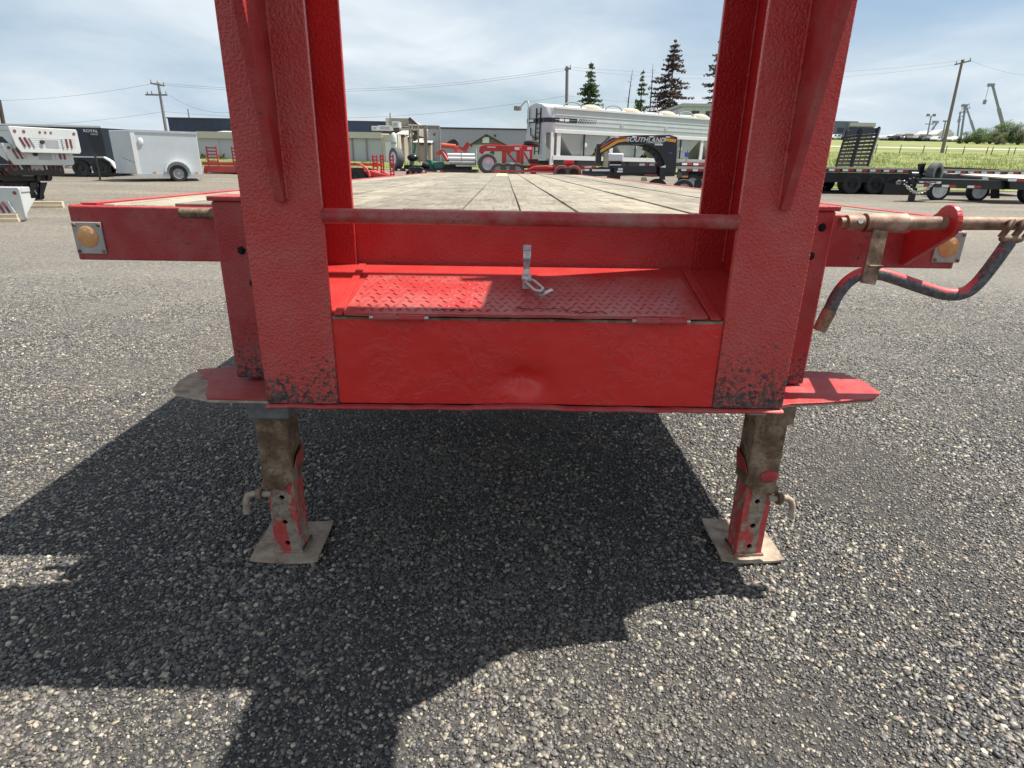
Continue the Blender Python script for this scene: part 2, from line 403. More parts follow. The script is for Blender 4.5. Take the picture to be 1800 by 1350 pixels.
def copy_tree(o, parent=None):
    c = o.copy(); COL.objects.link(c)
    if parent is not None: c.parent = parent
    for ch in list(o.children): copy_tree(ch, c)
    return c
def text(s, size, mat, parent, loc, rot=(math.pi / 2, 0, 0), name='lettering', shear=0., align='CENTER', sx=1., ext=.004):
    cu = bpy.data.curves.new(name, 'FONT'); cu.body = s; cu.size = size; cu.extrude = ext; cu.align_x = align; cu.align_y = 'CENTER'; cu.shear = shear; cu.offset = size * .018
    cu.materials.append(M[mat]); o = bpy.data.objects.new(name, cu); COL.objects.link(o); o.parent = parent; o.location = loc; o.rotation_euler = rot; o.scale = (sx, 1, 1); return o
def wheel(parent, c, axis=(1, 0, 0), r=.35, w=.22, rim='rim_grey', tyre='tyre_rubber', n=24, rr=.6, face=1):
    wh = sub('wheel', parent, c)
    ri = r * rr; h = w / 2
    MB().lathe([(ri, -h * .9), (r * .8, -h), (r * .95, -h * .92), (r, -h * .6), (r, h * .6), (r * .95, h * .92), (r * .8, h), (ri, h * .9), (ri * .97, 0), (ri, -h * .9)], (0, 0, 0), axis, n).build('tyre', tyre, wh, 40)
    f = face
    MB().lathe([(ri * .99, f * h * .86), (ri * .9, f * h * .8), (ri * .84, f * h * .35), (ri * .5, f * h * .3), (ri * .42, f * h * .55), (ri * .22, f * h * .58), (ri * .2, f * h * .85), (.001, f * h * .88)], (0, 0, 0), axis, n).build('rim', rim, wh, 40)
    return wh
# ------------------------------------------------------------------ terrain
_tl = [(-60, 0), (10, 0), (16, .06), (25, .44), (32, .70), (40, 1.02), (52, 1.32), (65, 1.55), (80, 1.95), (120, 2.9), (200, 5), (400, 8), (3000, 10)]
_tr = [(-60, 0), (10, 0), (16, .06), (25, .32), (32, .62), (45, 1.25), (70, 2.7), (95, 4.15), (105, 5.2), (130, 7.0), (160, 8.87), (220, 10.6), (400, 13), (3000, 14)]
def _interp(t, y):
    return float(np.interp(y, [a for a, _ in t], [b for _, b in t]))
def zt(x, y):
    k = (x / max(y, 1e-3) - .22) / .25 if y > 5 else 0
    k = min(1, max(0, k)); k = k * k * (3 - 2 * k)
    return _interp(_tl, y) * (1 - k) + _interp(_tr, y) * k
def sheet(name, mat, xs, ys, dz=0., keep=None, kind='structure'):
    mb = MB(); nx = len(xs)
    for y in ys:
        for x in xs: mb.v.append((x, y, zt(x, y) + dz))
    for j in range(len(ys) - 1):
        for i in range(nx - 1):
            if keep and not keep((xs[i] + xs[i + 1]) / 2, (ys[j] + ys[j + 1]) / 2): continue
            mb.f.append((j * nx + i, j * nx + i + 1, (j + 1) * nx + i + 1, (j + 1) * nx + i))
    o = mb.build(name, mat, None, 60, fix=False); tag(o, kind=kind); return o
def spread(*segs):
    out = []
    for a, b, n in segs: out += list(np.linspace(a, b, n, endpoint=False))
    return [float(x) for x in out] + [float(segs[-1][1])]
XS = spread((-2500, -300, 12), (-300, -60, 24), (-60, 60, 80), (60, 300, 40), (300, 2500, 12))
YS = spread((-40, 10, 10), (10, 60, 50), (60, 220, 50), (220, 500, 14), (500, 3000, 8))
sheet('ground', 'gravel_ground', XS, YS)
def is_grass(x, y):
    r = x / y
    if r < .30: return y > 38 + .05 * x and y < 60
    return False
sheet('grass_verge', 'grass_ground', spread((-80, 22, 102)), spread((36, 61, 50)), .02, lambda x, y: y > 39 and y < 60)
sheet('grass_field', 'grass_ground', spread((12, 130, 60), (130, 700, 20)), spread((24, 60, 36), (60, 220, 60), (220, 500, 10)), .024,
      lambda x, y: x / y > .43 and y > 29.5 + .03 * x)
sheet('dirt_road', 'dirt_road', spread((40, 260, 60)), [103.5, 105.5, 107.5], .06)
# ------------------------------------------------------------------ pebbles
def pebble_bed():
    mb = MB()
    def strip(y0, y1, n):
        for i in range(n):
            a = y0 + (y1 - y0) * i / n; b = y0 + (y1 - y0) * (i + 1) / n
            wa = .95 * a + .42; wb = .95 * b + .42
            mb.quad((-wa, a, .001), (wa + .1, a, .001), (wb + .1, b, .001), (-wb, b, .001))
    strip(.72, 7.0, 16)
    o = mb.build('gravel', 'pebble', None, fix=False); tag(o, kind='stuff')
    g = bpy.data.node_groups.new('pebbles', 'GeometryNodeTree')
    g.interface.new_socket('Geometry', in_out='INPUT', socket_type='NodeSocketGeometry')
    g.interface.new_socket('Geometry', in_out='OUTPUT', socket_type='NodeSocketGeometry')
    N = g.nodes; L = g.links
    gi = N.new('NodeGroupInput'); go = N.new('NodeGroupOutput')
    def rv(dt, lo, hi, seed):
        n = N.new('FunctionNodeRandomValue'); n.data_type = dt; n.inputs['Seed'].default_value = seed
        a, b = {'FLOAT': (2, 3), 'FLOAT_VECTOR': (0, 1), 'INT': (4, 5)}[dt]
        n.inputs[a].default_value = lo; n.inputs[b].default_value = hi
        return n.outputs[{'FLOAT': 1, 'FLOAT_VECTOR': 0, 'INT': 2}[dt]]
    def mt(op, a, b):
        m = N.new('ShaderNodeMath'); m.operation = op
        for i, x in enumerate((a, b)):
            if isinstance(x, (int, float)): m.inputs[i].default_value = x
            else: L.new(x, m.inputs[i])
        return m.outputs[0]
    join = N.new('GeometryNodeJoinGeometry')
    for k in range(4):
        ico = N.new('GeometryNodeMeshIcoSphere'); ico.inputs['Radius'].default_value = .5; ico.inputs['Subdivisions'].default_value = 2
        no = N.new('ShaderNodeTexNoise'); no.noise_dimensions = '4D'; no.inputs['W'].default_value = k * 7.3; no.inputs['Scale'].default_value = 1.6; no.inputs['Detail'].default_value = 1
        sv = N.new('ShaderNodeVectorMath'); sv.operation = 'SUBTRACT'; L.new(no.outputs['Color'], sv.inputs[0]); sv.inputs[1].default_value = (.5, .5, .5)
        sm = N.new('ShaderNodeVectorMath'); sm.operation = 'SCALE'; L.new(sv.outputs[0], sm.inputs[0]); sm.inputs['Scale'].default_value = .75
        sp = N.new('GeometryNodeSetPosition'); L.new(ico.outputs[0], sp.inputs['Geometry']); L.new(sm.outputs[0], sp.inputs['Offset'])
        ss = N.new('GeometryNodeSetShadeSmooth'); L.new(sp.outputs[0], ss.inputs[0])
        mtl = N.new('GeometryNodeSetMaterial'); mtl.inputs['Material'].default_value = M['pebble']; L.new(ss.outputs[0], mtl.inputs[0])
        gti = N.new('GeometryNodeGeometryToInstance'); L.new(mtl.outputs[0], gti.inputs[0]); L.new(gti.outputs[0], join.inputs[0])
    dp = N.new('GeometryNodeDistributePointsOnFaces'); L.new(gi.outputs[0], dp.inputs[0])
    pos = N.new('GeometryNodeInputPosition'); sx = N.new('ShaderNodeSeparateXYZ'); L.new(pos.outputs[0], sx.inputs[0])
    mr = N.new('ShaderNodeMapRange'); mr.inputs[1].default_value = .8; mr.inputs[2].default_value = 6.5; mr.inputs[3].default_value = 17500; mr.inputs[4].default_value = 500
    L.new(sx.outputs[1], mr.inputs[0]); L.new(mr.outputs[0], dp.inputs['Density'])
    ip = N.new('GeometryNodeInstanceOnPoints'); L.new(dp.outputs['Points'], ip.inputs['Points']); L.new(join.outputs[0], ip.inputs['Instance'])
    ip.inputs['Pick Instance'].default_value = True; L.new(rv('INT', 0, 3, 1), ip.inputs['Instance Index'])
    L.new(rv('FLOAT_VECTOR', (-.35, -.35, 0), (.35, .35, 6.283), 2), ip.inputs['Rotation'])
    s = mt('POWER', rv('FLOAT', 0., 1., 3), 3.6)
    s = mt('ADD', mt('MULTIPLY', s, .0135), .0064)
    fn = N.new('ShaderNodeTexNoise'); fn.inputs['Scale'].default_value = 1.5; fn.inputs['Detail'].default_value = 3
    fm = N.new('ShaderNodeMapRange'); fm.inputs[1].default_value = .35; fm.inputs[2].default_value = .62; fm.inputs[3].default_value = .62; fm.inputs[4].default_value = 1.1; L.new(fn.outputs[0], fm.inputs[0])
    s = mt('MULTIPLY', s, fm.outputs[0])
    vs = N.new('ShaderNodeVectorMath'); vs.operation = 'SCALE'; L.new(rv('FLOAT_VECTOR', (.85, .68, .5), (1.35, 1.0, .85), 4), vs.inputs[0]); L.new(s, vs.inputs['Scale'])
    L.new(vs.outputs[0], ip.inputs['Scale'])
    L.new(ip.outputs[0], go.inputs[0])
    md = o.modifiers.new('pebbles', 'NODES'); md.node_group = g
pebble_bed()
# ================================================================== THE RED FLATBED
def flatbed():
    T = thing('flatbed_trailer', 'worn red gooseneck flatbed trailer with weathered plank deck filling the foreground', 'flatbed trailer')
    XL, XR, YF, YB = -.425, .555, 1.45, 1.765
    FW = .185
    posts = []
    for side, xi in ((-1, XL), (1, XR)):
        xo = xi + side * FW; a, b = min(xi, xo), max(xi, xo); xm = (a + b) / 2
        m = MB()
        m.box(a, b, YF, YF + .016, .71, 2.3)
        p = m.build('upright', 'red_dusty', T, bevel=.0025); posts.append(p)
        MB().box(a, b, YB - .016, YB, .98, 2.3).build('rear_flange', 'red_inner', p, bevel=.0025)
        MB().box(xm - .007, xm + .007, YF + .0165, YB - .0165, .712, 2.299).build('web', 'red_inner', p)
        # gusset fin
        fx = -.515 if side < 0 else .655
        MB().prism([(fx - .011, YF - .001, 1.214), (fx - .011, YF - .001, 1.885), (fx - .011, 1.245, 1.885), (fx - .011, YF - .014, 1.214)], (.022, 0, 0)).build('gusset', 'red_worn' if side > 0 else 'red_sleeve', p, bevel=.002)
        for wx in (fx - .013, fx + .013):
            pts = [(wx, YF - .001, z) for z in np.linspace(1.22, 1.88, 60)]
            MB().tube(pts, .0045, 6, jit=.7).build('weld_bead', 'red_dusty', p, 60)
        for wy in (YF + .018, YB - .018):
            for wx in (xm - side * .009,):
                pts = [(wx, wy, z) for z in np.linspace(1.05, 1.9, 80)]
                MB().tube(pts, .004, 6, jit=.8).build('weld_bead', 'red_bright', p, 60)
        # beam of the neck running forward over the viewer
        mn = MB(); mn.box(a, b, -1.3, 1.449, 1.885, 1.9).box(a, b, -1.3, 1.449, 2.285, 2.3).box(xm - .007, xm + .007, -1.3, 1.447, 1.9, 2.285)
        mn.build('neck_beam', 'red_dusty', T)
    MB().box(XL + .002, XR - .002, 1.40, 1.585, 2.12, 2.2).build('neck_crossmember', 'red_dusty', T)
    MB().cyl((XL - .08, 1.762 + .012, 2.06), (XR + .08, 1.762 + .012, 2.06), .018).build('brace_rod', 'red_dusty', T, 40)
    # toolbox between the uprights
    def panel(u, v):
        x = XL + .001 + (XR - XL - .002) * u; z = .712 + (.936 - .712) * v
        dent = .030 * math.exp(-((x - .055) ** 2 / .0026 + (z - .782) ** 2 / .0013)) + .006 * math.exp(-((x - .06) ** 2 / .02 + (z - .73) ** 2 / .006))
        rip = .0025 * mnoise.noise(Vector((x * 9, z * 9, 3))) + .0012 * mnoise.noise(Vector((x * 30, z * 30, 1)))
        return (x, YF + .006 + dent * (1 - .4 * v) + rip, z)
    box = sub('toolbox', T)
    MB().grid(panel, 110, 40).build('front_panel', 'red_panel', box, 60, fix=False)
    def lip(u, v):
        x = -.612 + (.742 + .612) * u
        w = .004 * mnoise.noise(Vector((x * 14, 0, 5))) + (.007 * math.exp(-(x - .06) ** 2 / .01)) + .002 * mnoise.noise(Vector((x * 50, 3, 0)))
        t = v * 2 * math.pi
        return (x, YF + .004 + .013 * math.cos(t), .702 + w * .7 + .0065 * math.sin(t))
    MB().grid(lip, 90, 10).build('bottom_lip', 'red_worn', box, 60)
    MB().box(-.61, .74, YF + .012, 2.05, .694, .702).build('bottom_plate', 'red_sleeve', box)  # carried back unseen past the box to block a light leak
    xm0, xm1 = -.5105, .6405
    top = lambda y: .945 + (y - 1.456) * (.085 / .309)
    MB().prism([(xm0, 1.467, top(1.467)), (xm1, 1.467, top(1.467)), (xm1, YB - .017, top(YB - .017)), (xm0, YB - .017, top(YB - .017))], (0, 0, -.005)).build('top_plate', 'red_bright', box)
    MB().box(XL - .08, XR + .08, YB - .0005, YB + .008, 1.0, 1.166).build('headboard', 'red_head', T)
    MB().box(XL - .08, XR + .08, YB + .0085, 1.8695, 1.15, 1.158).build('head_ledge', 'red_head', T)
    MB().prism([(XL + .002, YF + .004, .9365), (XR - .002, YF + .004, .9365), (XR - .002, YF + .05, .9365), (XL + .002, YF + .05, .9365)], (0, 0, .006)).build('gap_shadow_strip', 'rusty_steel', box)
    # framing flats beside lid
    for xa, xb in ((-.418, -.398), (.520, .545)):
        MB().prism([(xa, 1.452, top(1.452) + .002), (xb, 1.452, top(1.452) + .002), (xb * .995, 1.74, top(1.74) + .002), (xa * .995, 1.74, top(1.74) + .002)], (0, 0, .005)).build('lid_frame', 'red_bright', box, bevel=.001)
    # lid with ragged front edge
    lid = sub('lid', box)
    n = 60; fr = []
    for i in range(n + 1):
        x = -.392 + (.512 + .392) * i / n
        yy = 1.447 + .006 * mnoise.noise(Vector((x * 12, 2, 0))) + .003 * mnoise.noise(Vector((x * 45, 1, 0)))
        if x > .36: yy += .006 * (x - .36) / .15
        zz = top(yy) + .012 + .004 * mnoise.noise(Vector((x * 5, 7, 0)))
        fr.append((x, yy, zz))
    bk = []
    for i in range(n + 1):
        x = -.372 + (.496 + .372) * i / n
        yy = 1.672 + .002 * mnoise.noise(Vector((x * 8, 3, 0))); bk.append((x, yy, top(yy) + .009))
    m = MB(); nn = n + 1
    m.v = fr + bk + [(x, y, z - .007) for x, y, z in fr] + [(x, y, z - .007) for x, y, z in bk]
    for i in range(n):
        m.f += [(i, i + 1, nn + i + 1, nn + i), (2 * nn + i, 3 * nn + i, 3 * nn + i + 1, 2 * nn + i + 1), (i, 2 * nn + i, 2 * nn + i + 1, i + 1), (nn + i, nn + i + 1, 3 * nn + i + 1, 3 * nn + i)]
    m.f += [(0, nn, 3 * nn, 2 * nn), (n, 2 * nn + n, 3 * nn + n, nn + n)]
    m.build('lid_plate', 'red_lid', lid, 40)
    # raised lozenge treads
    m = MB()
    rows, cols = 10, 40
    for j in range(rows):
        y = 1.467 + j * .0204
        for i in range(cols):
            x = -.370 + i * .0222 + (.0111 if j % 2 else 0)
            if x > .492 - (y - 1.45) * .08: continue
            ang = math.radians(38 if (i + j) % 2 else -38)
            lz = top(y) + .0095 + (.003 * (1.5 - (y - 1.45) / .11) if y < 1.6 else 0) - .0015
            L_, w_ = .0098, .0025
            ca, sa = math.cos(ang), math.sin(ang); pts = []
            for (u, v, h) in ((-L_, 0, 0), (0, -w_, 0), (L_, 0, 0), (0, w_, 0), (-L_ * .5, 0, .003), (L_ * .5, 0, .003)):
                dy = u * sa + v * ca
                pts.append((x + u * ca - v * sa, y + dy, lz + h + dy * .275))
            m._add(pts, [(0, 1, 5, 4), (1, 2, 5), (2, 3, 4, 5), (3, 0, 4)])
    tag(m.build('tread_pattern', 'red_lid', lid, fix=False), kind='stuff')
    # cracks in the paint along the front of the lid
    for x0, x1, y0 in ((-.18, -.09, 1.462), (.03, .17, 1.474), (.17, .26, 1.458)):
        pts = []
        for k in range(14):
            x = x0 + (x1 - x0) * k / 13; y = y0 + .010 * mnoise.noise(Vector((x * 60, 9, 0))); pts.append((x, y, top(y) + .0125 + .003 * max(0, (1.5 - (y - 1.45) / .11) - .5) ))
        MB().tube(pts, .0009, 4, jit=1.).build('paint_crack', 'hole_dark', lid)
    # hinges
    for x0 in (-.318, .330):
        h = MB(); h.cyl((x0, 1.440, .945), (x0 + .058, 1.440, .945), .0085, n=12); hh = h.build('hinge', 'red_lid', box, 40)
        MB().cyl((x0 + .061, 1.440, .945), (x0 + .125, 1.440, .945), .0085, n=12).build('hinge_knuckle', 'red_bright', hh, 40)
        MB().cyl((x0 - .010, 1.440, .945), (x0 + .135, 1.440, .945), .0045, n=10).build('hinge_pin', 'latch_steel', hh, 40)
    # latch
    la = sub('latch', lid)
    base = P(925, 505, 1.60)
    bx, by, bz = base.x, 1.60, top(1.60) + .009
    m = MB(); m.box(bx - .011, bx + .011, by - .012, by + .012, bz - .002, bz + .030); m.cyl((bx - .013, by - .004, bz + .026), (bx + .013, by - .004, bz + .026), .0095, n=12)
    m.build('latch_body', 'latch_steel', la, 40, .0012)
    m = MB()
    prof = [(by, bz + .028), (by + .004, bz + .05), (by + .001, bz + .07), (by - .006, bz + .078), (by - .002, bz + .098), (by + .004, bz + .112)]
    for k, ((ya, za), (yb, zb)) in enumerate(zip(prof, prof[1:])):
        w = .0085 if k < 2 else .0105
        m.bar((bx, ya, za), (bx, yb, zb), w * 2, .004, up=(0, 1, 0))
    m.build('latch_handle', 'latch_steel', la, 40, .0008)
    ring = []
    c0 = Vector((bx + .004, by - .012, bz + .014)); dr = Vector((.030, -.062, -.016)); sd = Vector((.014, .006, .002))
    for k in range(28):
        t = 2 * math.pi * k / 28; u = (1 - math.cos(t)) / 2; v = math.sin(t)
        u = u * 1.0; v = max(-1, min(1, v * 1.5)); ring.append(c0 + dr * u + sd * v * .8 + Vector((0, 0, .008)))
    MB().tube(ring, .0046, 8, True).build('latch_ring', 'latch_steel', la, 60)
    a = P(948, 520, 1.52); b = P(971, 509, 1.535)
    MB().bar(a, b, .012, .003, up=(0, -.3, 1)).build('latch_tab', 'latch_steel', la, bevel=.0006)
    # tie bar in front of the deck
    MB().tube([(x, YF + .012, 1.1835 + .0008 * mnoise.noise(Vector((x * 6, 0, 0)))) for x in np.linspace(XL, XR, 30)], .0175, 16).build('tie_bar', 'red_bar', T, 60)
    # deck front beam and side rails
    XA, XB, YD = -1.303, 1.41, 1.87
    ra = sub('deck_frame', T)
    MB().box(XA, -.52, YD, YD + .008, 1.008, 1.168).box(XA, -.52, YD + .008, YD + .06, 1.158, 1.166).box(XA, -.52, YD + .008, YD + .06, 1.008, 1.016).build('front_beam', 'red_beam', T, bevel=.004)
    MB().box(.65, XB, YD, YD + .008, 1.02, 1.178).box(.65, XB, YD + .008, YD + .06, 1.168, 1.176).box(.65, XB, YD + .008, YD + .06, 1.02, 1.028).build('front_beam', 'red_beam', T, bevel=.004)
    YE = 11.5
    for x in (XA, XB - .008):
        MB().box(x, x + .008, YD + .009, YE, 1.02, 1.17).box(min(x, x + (.05 if x < 0 else -.042)), max(x + .008, x + (.05 if x < 0 else .008)), YD + .061, YE, 1.164, 1.173).build('side_rail', 'red_worn', T)
    MB().box(XA + .01, XB - .01, YE + .001, YE + .01, 1.02, 1.18).build('rear_beam', 'red_beam', T)
    m = MB()
    for x in (-.45, .5): m.box(x - .05, x + .05, 1.95, YE, .76, 1.02)
    m.build('main_beam', 'red_sleeve', T)
    m = MB()
    for y in np.arange(2.3, YE, .6): m.box(XA + .02, XB - .02, y - .03, y + .03, 1.022, 1.11)
    m.build('cross_members', 'red_sleeve', T)
    # planks
    k0 = -7; pitch = .178; proto = None
    for k in range(k0 - 1, 8):
        x0 = .052 + k * pitch; x1 = x0 + pitch - .0055
        x0 = max(x0, XA + .066); x1 = min(x1, XB - .052)
        if x1 - x0 < .03: continue
        new = (k == -1)
        cut = rnd.choice([4.6, 5.5, 6.4, 7.2]) if not new else 8.8
        dz = rnd.uniform(-.003, .004)
        for ya, yb, mt in ((YD + .004 if abs(x0) < .5 else YD + .062, cut - .006, 'deck_board'), (cut, YE - .005, 'new_board' if new else 'deck_board')):
            w = MB(); ny = 12; 
            def edge(x, y, s): return x + s * .0025 * mnoise.noise(Vector((x * 9, y * 1.7, 4)))
            pts = []
            for i in range(ny + 1):
                y = ya + (yb - ya) * i / ny; zz = 1.172 + dz + .002 * mnoise.noise(Vector((x0 * 5, y * .8, 2)))
                pts += [(edge(x0, y, 1), y, zz), (edge(x1, y, 1), y, zz), (edge(x1, y, 1), y, zz - .035), (edge(x0, y, 1), y, zz - .035)]
            f = []
            for i in range(ny):
                a = 4 * i
                f += [(a, a + 1, a + 5, a + 4), (a + 1, a + 2, a + 6, a + 5), (a + 2, a + 3, a + 7, a + 6), (a + 3, a, a + 4, a + 7)]
            f += [(3, 2, 1, 0), (4 * ny, 4 * ny + 1, 4 * ny + 2, 4 * ny + 3)]
            w._add(pts, f); o = w.build('plank', mt, T, bevel=.003)
            if mt == 'new_board': o['label'] = 'newer yellow plank at the far end'
    # reflectors
    for cx, cz, lab in ((-1.2555, 1.0745, 'amber reflector with chipped lens'), (1.378, 1.087, None)):
        rp = MB().box(cx - .044, cx + .044, YD - .006, YD - .0005, cz - .047, cz + .047).build('reflector', 'lens_plate', T, bevel=.002)
        if lab: rp['label'] = lab
        MB().lathe([(.0315, 0), (.0315, .0012), (.030, .002), (.001, .0026)], (cx - .002, YD - .006, cz + (.004 if cx < 0 else 0)), (0, -1, 0), 28).build('lens', 'amber_lens', rp, 30)
        for sx in (-1, 1):
            for sz in (-1, 1):
                MB().lathe([(.0055, 0), (.0055, .003), (.003, .0045), (.0005, .0045)], (cx + sx * .036, YD - .006, cz + sz * .039), (0, -1, 0), 8).build('screw', 'rusty_steel', rp, 40)
    # jacks
    for side, cx in ((-1, -.742), (1, .882)):
        lg = sub('landing_leg', T)
        x0, x1 = (-.82, -.615) if side < 0 else (.745, .945)
        s_ = MB().box(x0, x1, 1.75, 1.868, .672, 1.195).build('sleeve', 'red_sleeve', lg, bevel=.006)
        MB().box(x0 - .007, x1 + .007, 1.742, 1.8685, 1.1955, 1.209).build('sleeve_cap', 'red_sleeve', lg, bevel=.003)
        for bx_, bz_ in (((-.752, 1.06), (-.73, .965)) if side < 0 else ((.911, 1.15), (.893, 1.069))):
            MB().lathe([(.0125, 0), (.011, .002), (.0075, .003), (.0065, .008), (.0005, .009)], (bx_, 1.7505, bz_), (0, -1, 0), 12).build('grease_bolt', 'hole_dark', lg, 40)
        # collar, outer and inner tubes
        MB().box(cx - .066, cx + .064, 1.757, 1.885, .527, .604).build('collar', 'galvanised' if side < 0 else 'rusty_steel', lg, bevel=.008)
        MB().box(cx - .054, cx + .052, 1.770, 1.874, .29, .56).build('outer_tube', 'rusty_steel', lg, bevel=.008)
        w = .045; yf, yb = 1.779, 1.866
        m = MB(); m.box(cx - w, cx - w + .008, yf, yb, .016, .42).box(cx + w - .008, cx + w, yf, yb, .016, .42).box(cx - w + .008, cx + w - .008, yb - .008, yb, .016, .42)
        zz = [.016, .085, .175, .275, .42]; hc = [.051, .135, .232]
        for i in range(3):   # front wall with real holes
            za, zb = zz[i], zz[i + 1]; hz = hc[i]; K = 16; ro = []; ri = []
            for k in range(K):
                t = 2 * math.pi * (k + .5) / K; c, s2 = math.cos(t), math.sin(t)
                ri.append((cx + .0095 * c, yf, hz + .0095 * s2))
                hx = (w - .008); up = zb - hz; dn = hz - za
                sc_ = min(hx / max(abs(c), 1e-6), (up if s2 > 0 else dn) / max(abs(s2), 1e-6))
                ro.append((cx + c * sc_, yf, hz + s2 * sc_))
            o = len(m.v); m.v += ro + ri + [(x, yf + .008, z) for x, y, z in ri]
            for k in range(K):
                j = (k + 1) % K; m.f += [(o + k, o + j, o + K + j, o + K + k), (o + K + k, o + K + j, o + 2 * K + j, o + 2 * K + k)]
            for sx in (-1, 1):      # corner fillers
                for zc_, sg in ((zb, 1), (za, -1)):
                    cand = [(p, q) for p, q in zip(ro, ro[1:] + ro[:1]) if (abs(p[2] - zc_) < 1e-6) != (abs(q[2] - zc_) < 1e-6) and (p[0] - cx) * sx > 0]
                    for p, q in cand: m._add([p, q, (cx + sx * (w - .008), yf, zc_)], [(0, 1, 2)])
        m.box(cx - w + .008, cx + w - .008, yf, yf + .008, .275, .42)
        m.build('inner_tube', 'worn_leg', lg)
        MB().box(cx - w + .0085, cx + w - .0085, yf + .02, yf + .03, .018, .40).build('tube_hole_shade', 'hole_dark', lg)  # near-black sheet behind the holes, painting in the shade inside the tube
        # foot plate, a little bent
        fx0, fx1, fy0, fy1 = (-.862, -.632, 1.724, 1.972) if side < 0 else (.781, 1.0, 1.742, 2.008)
        def foot(u, v, zo=0.):
            x = fx0 + (fx1 - fx0) * u; y = fy0 + (fy1 - fy0) * v
            z = .0135 + zo + .010 * (abs(u - .5) * 2) ** 3 * (1 if v < .5 else .6) + .004 * mnoise.noise(Vector((x * 8, y * 8, side)))
            return (x + (.012 * (v - .5) * (1 - 2 * (side < 0)) if True else 0), y, z)
        m = MB(); m.grid(foot, 10, 10); m.grid(lambda u, v: foot(u, v, -.008), 10, 10)
        per = [(i, 0) for i in range(10)] + [(10, j) for j in range(10)] + [(10 - i, 10) for i in range(10)] + [(0, 10 - j) for j in range(10)]
        ix = [j * 11 + i for i, j in per]
        m.f += [(ix[k], ix[(k + 1) % 40], 121 + ix[(k + 1) % 40], 121 + ix[k]) for k in range(40)]
        m.build('foot_plate', 'bare_plate', lg, 50)
        MB().tube([(cx - w - .003, yf - .003, .018), (cx + w + .003, yf - .003, .018), (cx + w + .003, yb + .003, .018), (cx - w - .003, yb + .003, .018)], .006, 6, True, .5).build('weld_bead', 'worn_leg', lg, 60)
        # flared bracket, lug and bent locking pin
        ix_ = cx + side * .03
        MB().prism([(cx - .05, yf - .010, .295), (cx + .05, yf - .010, .295), (cx + .05 + (.018 if side > 0 else 0), yf - .010, .225), (cx + (.03 if side < 0 else .05), yf - .010, .20), (cx - (.03 if side > 0 else .05), yf - .010, .20), (cx - .05 - (.018 if side < 0 else 0), yf - .010, .225)] if False else
                   [(cx - .052, yf - .008, .30), (cx + .050, yf - .008, .30), (cx + (.062 if side > 0 else .030), yf - .008, .29), (cx + (.060 if side > 0 else .012), yf - .008, .262), (cx + (.03 if side > 0 else -.03), yf - .008, .27), (cx - (.02 if side > 0 else .055), yf - .008, .252), (cx - (.035 if side > 0 else .062), yf - .008, .285)], (0, .007, 0)).build('pin_bracket', 'rusty_steel', lg, bevel=.002)
        MB().sphere((cx + (.018 if side > 0 else -.006), 1.772, .335), (.033, .014, .018 if side < 0 else .024), 14, 10).build('lug', 'red_worn' if side > 0 else 'rusty_steel', lg, 60)
        sx = side
        pin = [(cx + sx * .03, 1.768, .252), (cx + sx * .07, 1.765, .254), (cx + sx * .092, 1.763, .256), (cx + sx * .106, 1.762, .248), (cx + sx * .113, 1.761, .228), (cx + sx * .117, 1.760, .182)]
        MB().tube(pin, .0105, 10).build('locking_pin', 'bare_plate', lg, 60)
        MB().lathe([(.012, 0), (.022, .002), (.022, .012), (.015, .022), (.011, .023)], (cx + sx * .056, 1.766, .253), (sx, 0, 0), 14).build('pin_boss', 'rusty_steel', lg, 50)
        # strip of torn red steel at the tube edge
        MB().prism([(cx + (-side) * .055, 1.772, .345), (cx + (-side) * .060, 1.80, .385), (cx + (-side) * .060, 1.865, .40), (cx + (-side) * .055, 1.86, .33)], (-side * .004, 0, 0)).build('torn_flange', 'red_worn', lg)
    # wing step plates
    zl = .655
    L = [(-.617, 1.60), (-.84, 1.605), (-.95, 1.64), (-.985, 1.68), (-1.0, 1.75), (-1.0, 1.82), (-.97, 1.865), (-.86, 1.90), (-.617, 1.90)]
    w1 = MB().prism([(x, y, zl + (.004 if x < -.9 else 0)) for x, y in L], (0, 0, -.008)).build('step_plate', 'bare_plate', T, bevel=.002)
    w1['label'] = 'left step plate with its red skin torn away'
    Rp = [(-.617, 1.6), (-.845, 1.607), (-.875, 1.66), (-.90, 1.73), (-.945, 1.80), (-1.0, 1.86), (-.86, 1.905), (-.617, 1.905)]
    def flap(pts):
        m = MB(); n = len(pts); c = Vector((-.75, 1.76, zl + .0045))
        ring = []
        for i in range(n):
            a = Vector((*pts[i], 0)); b = Vector((*pts[(i + 1) % n], 0))
            for k in range(8):
                p = a.lerp(b, k / 8); j = .006 * mnoise.noise(Vector((p.x * 40, p.y * 40, 0))); 
                lift = .004 + (.004 if p.x < -.86 else 0) * (1 + mnoise.noise(p * 20))
                ring.append((p.x + j, p.y + j, zl + lift))
        m.prism([(x, y, zl + .002) for x, y, z in ring], (0, 0, .003))
        return m
    MB.build(flap(Rp), 'red_skin', 'red_worn', w1)
    Rr = [(.70, 1.535), (.745, 1.535), (.78, 1.572), (.84, 1.60), (.94, 1.612), (1.12, 1.655), (1.162, 1.70), (1.17, 1.80), (1.14, 1.885), (1.05, 1.90), (.70, 1.905)]
    MB().prism([(x, y, .66) for x, y in Rr], (0, 0, .007)).build('step_plate', 'red_worn', T, bevel=.002)
    MB().prism([(x - .006, y + .003, .6595 - .004 * (x > 1)) for x, y in Rr], (0, 0, -.005)).build('step_underside', 'bare_plate', T)
    # left stub shaft
    MB().cyl((-.935, 1.80, 1.157), (-.8205, 1.80, 1.157), .0145, n=16).build('stub_shaft', 'rusty_steel', T, 40, .002)
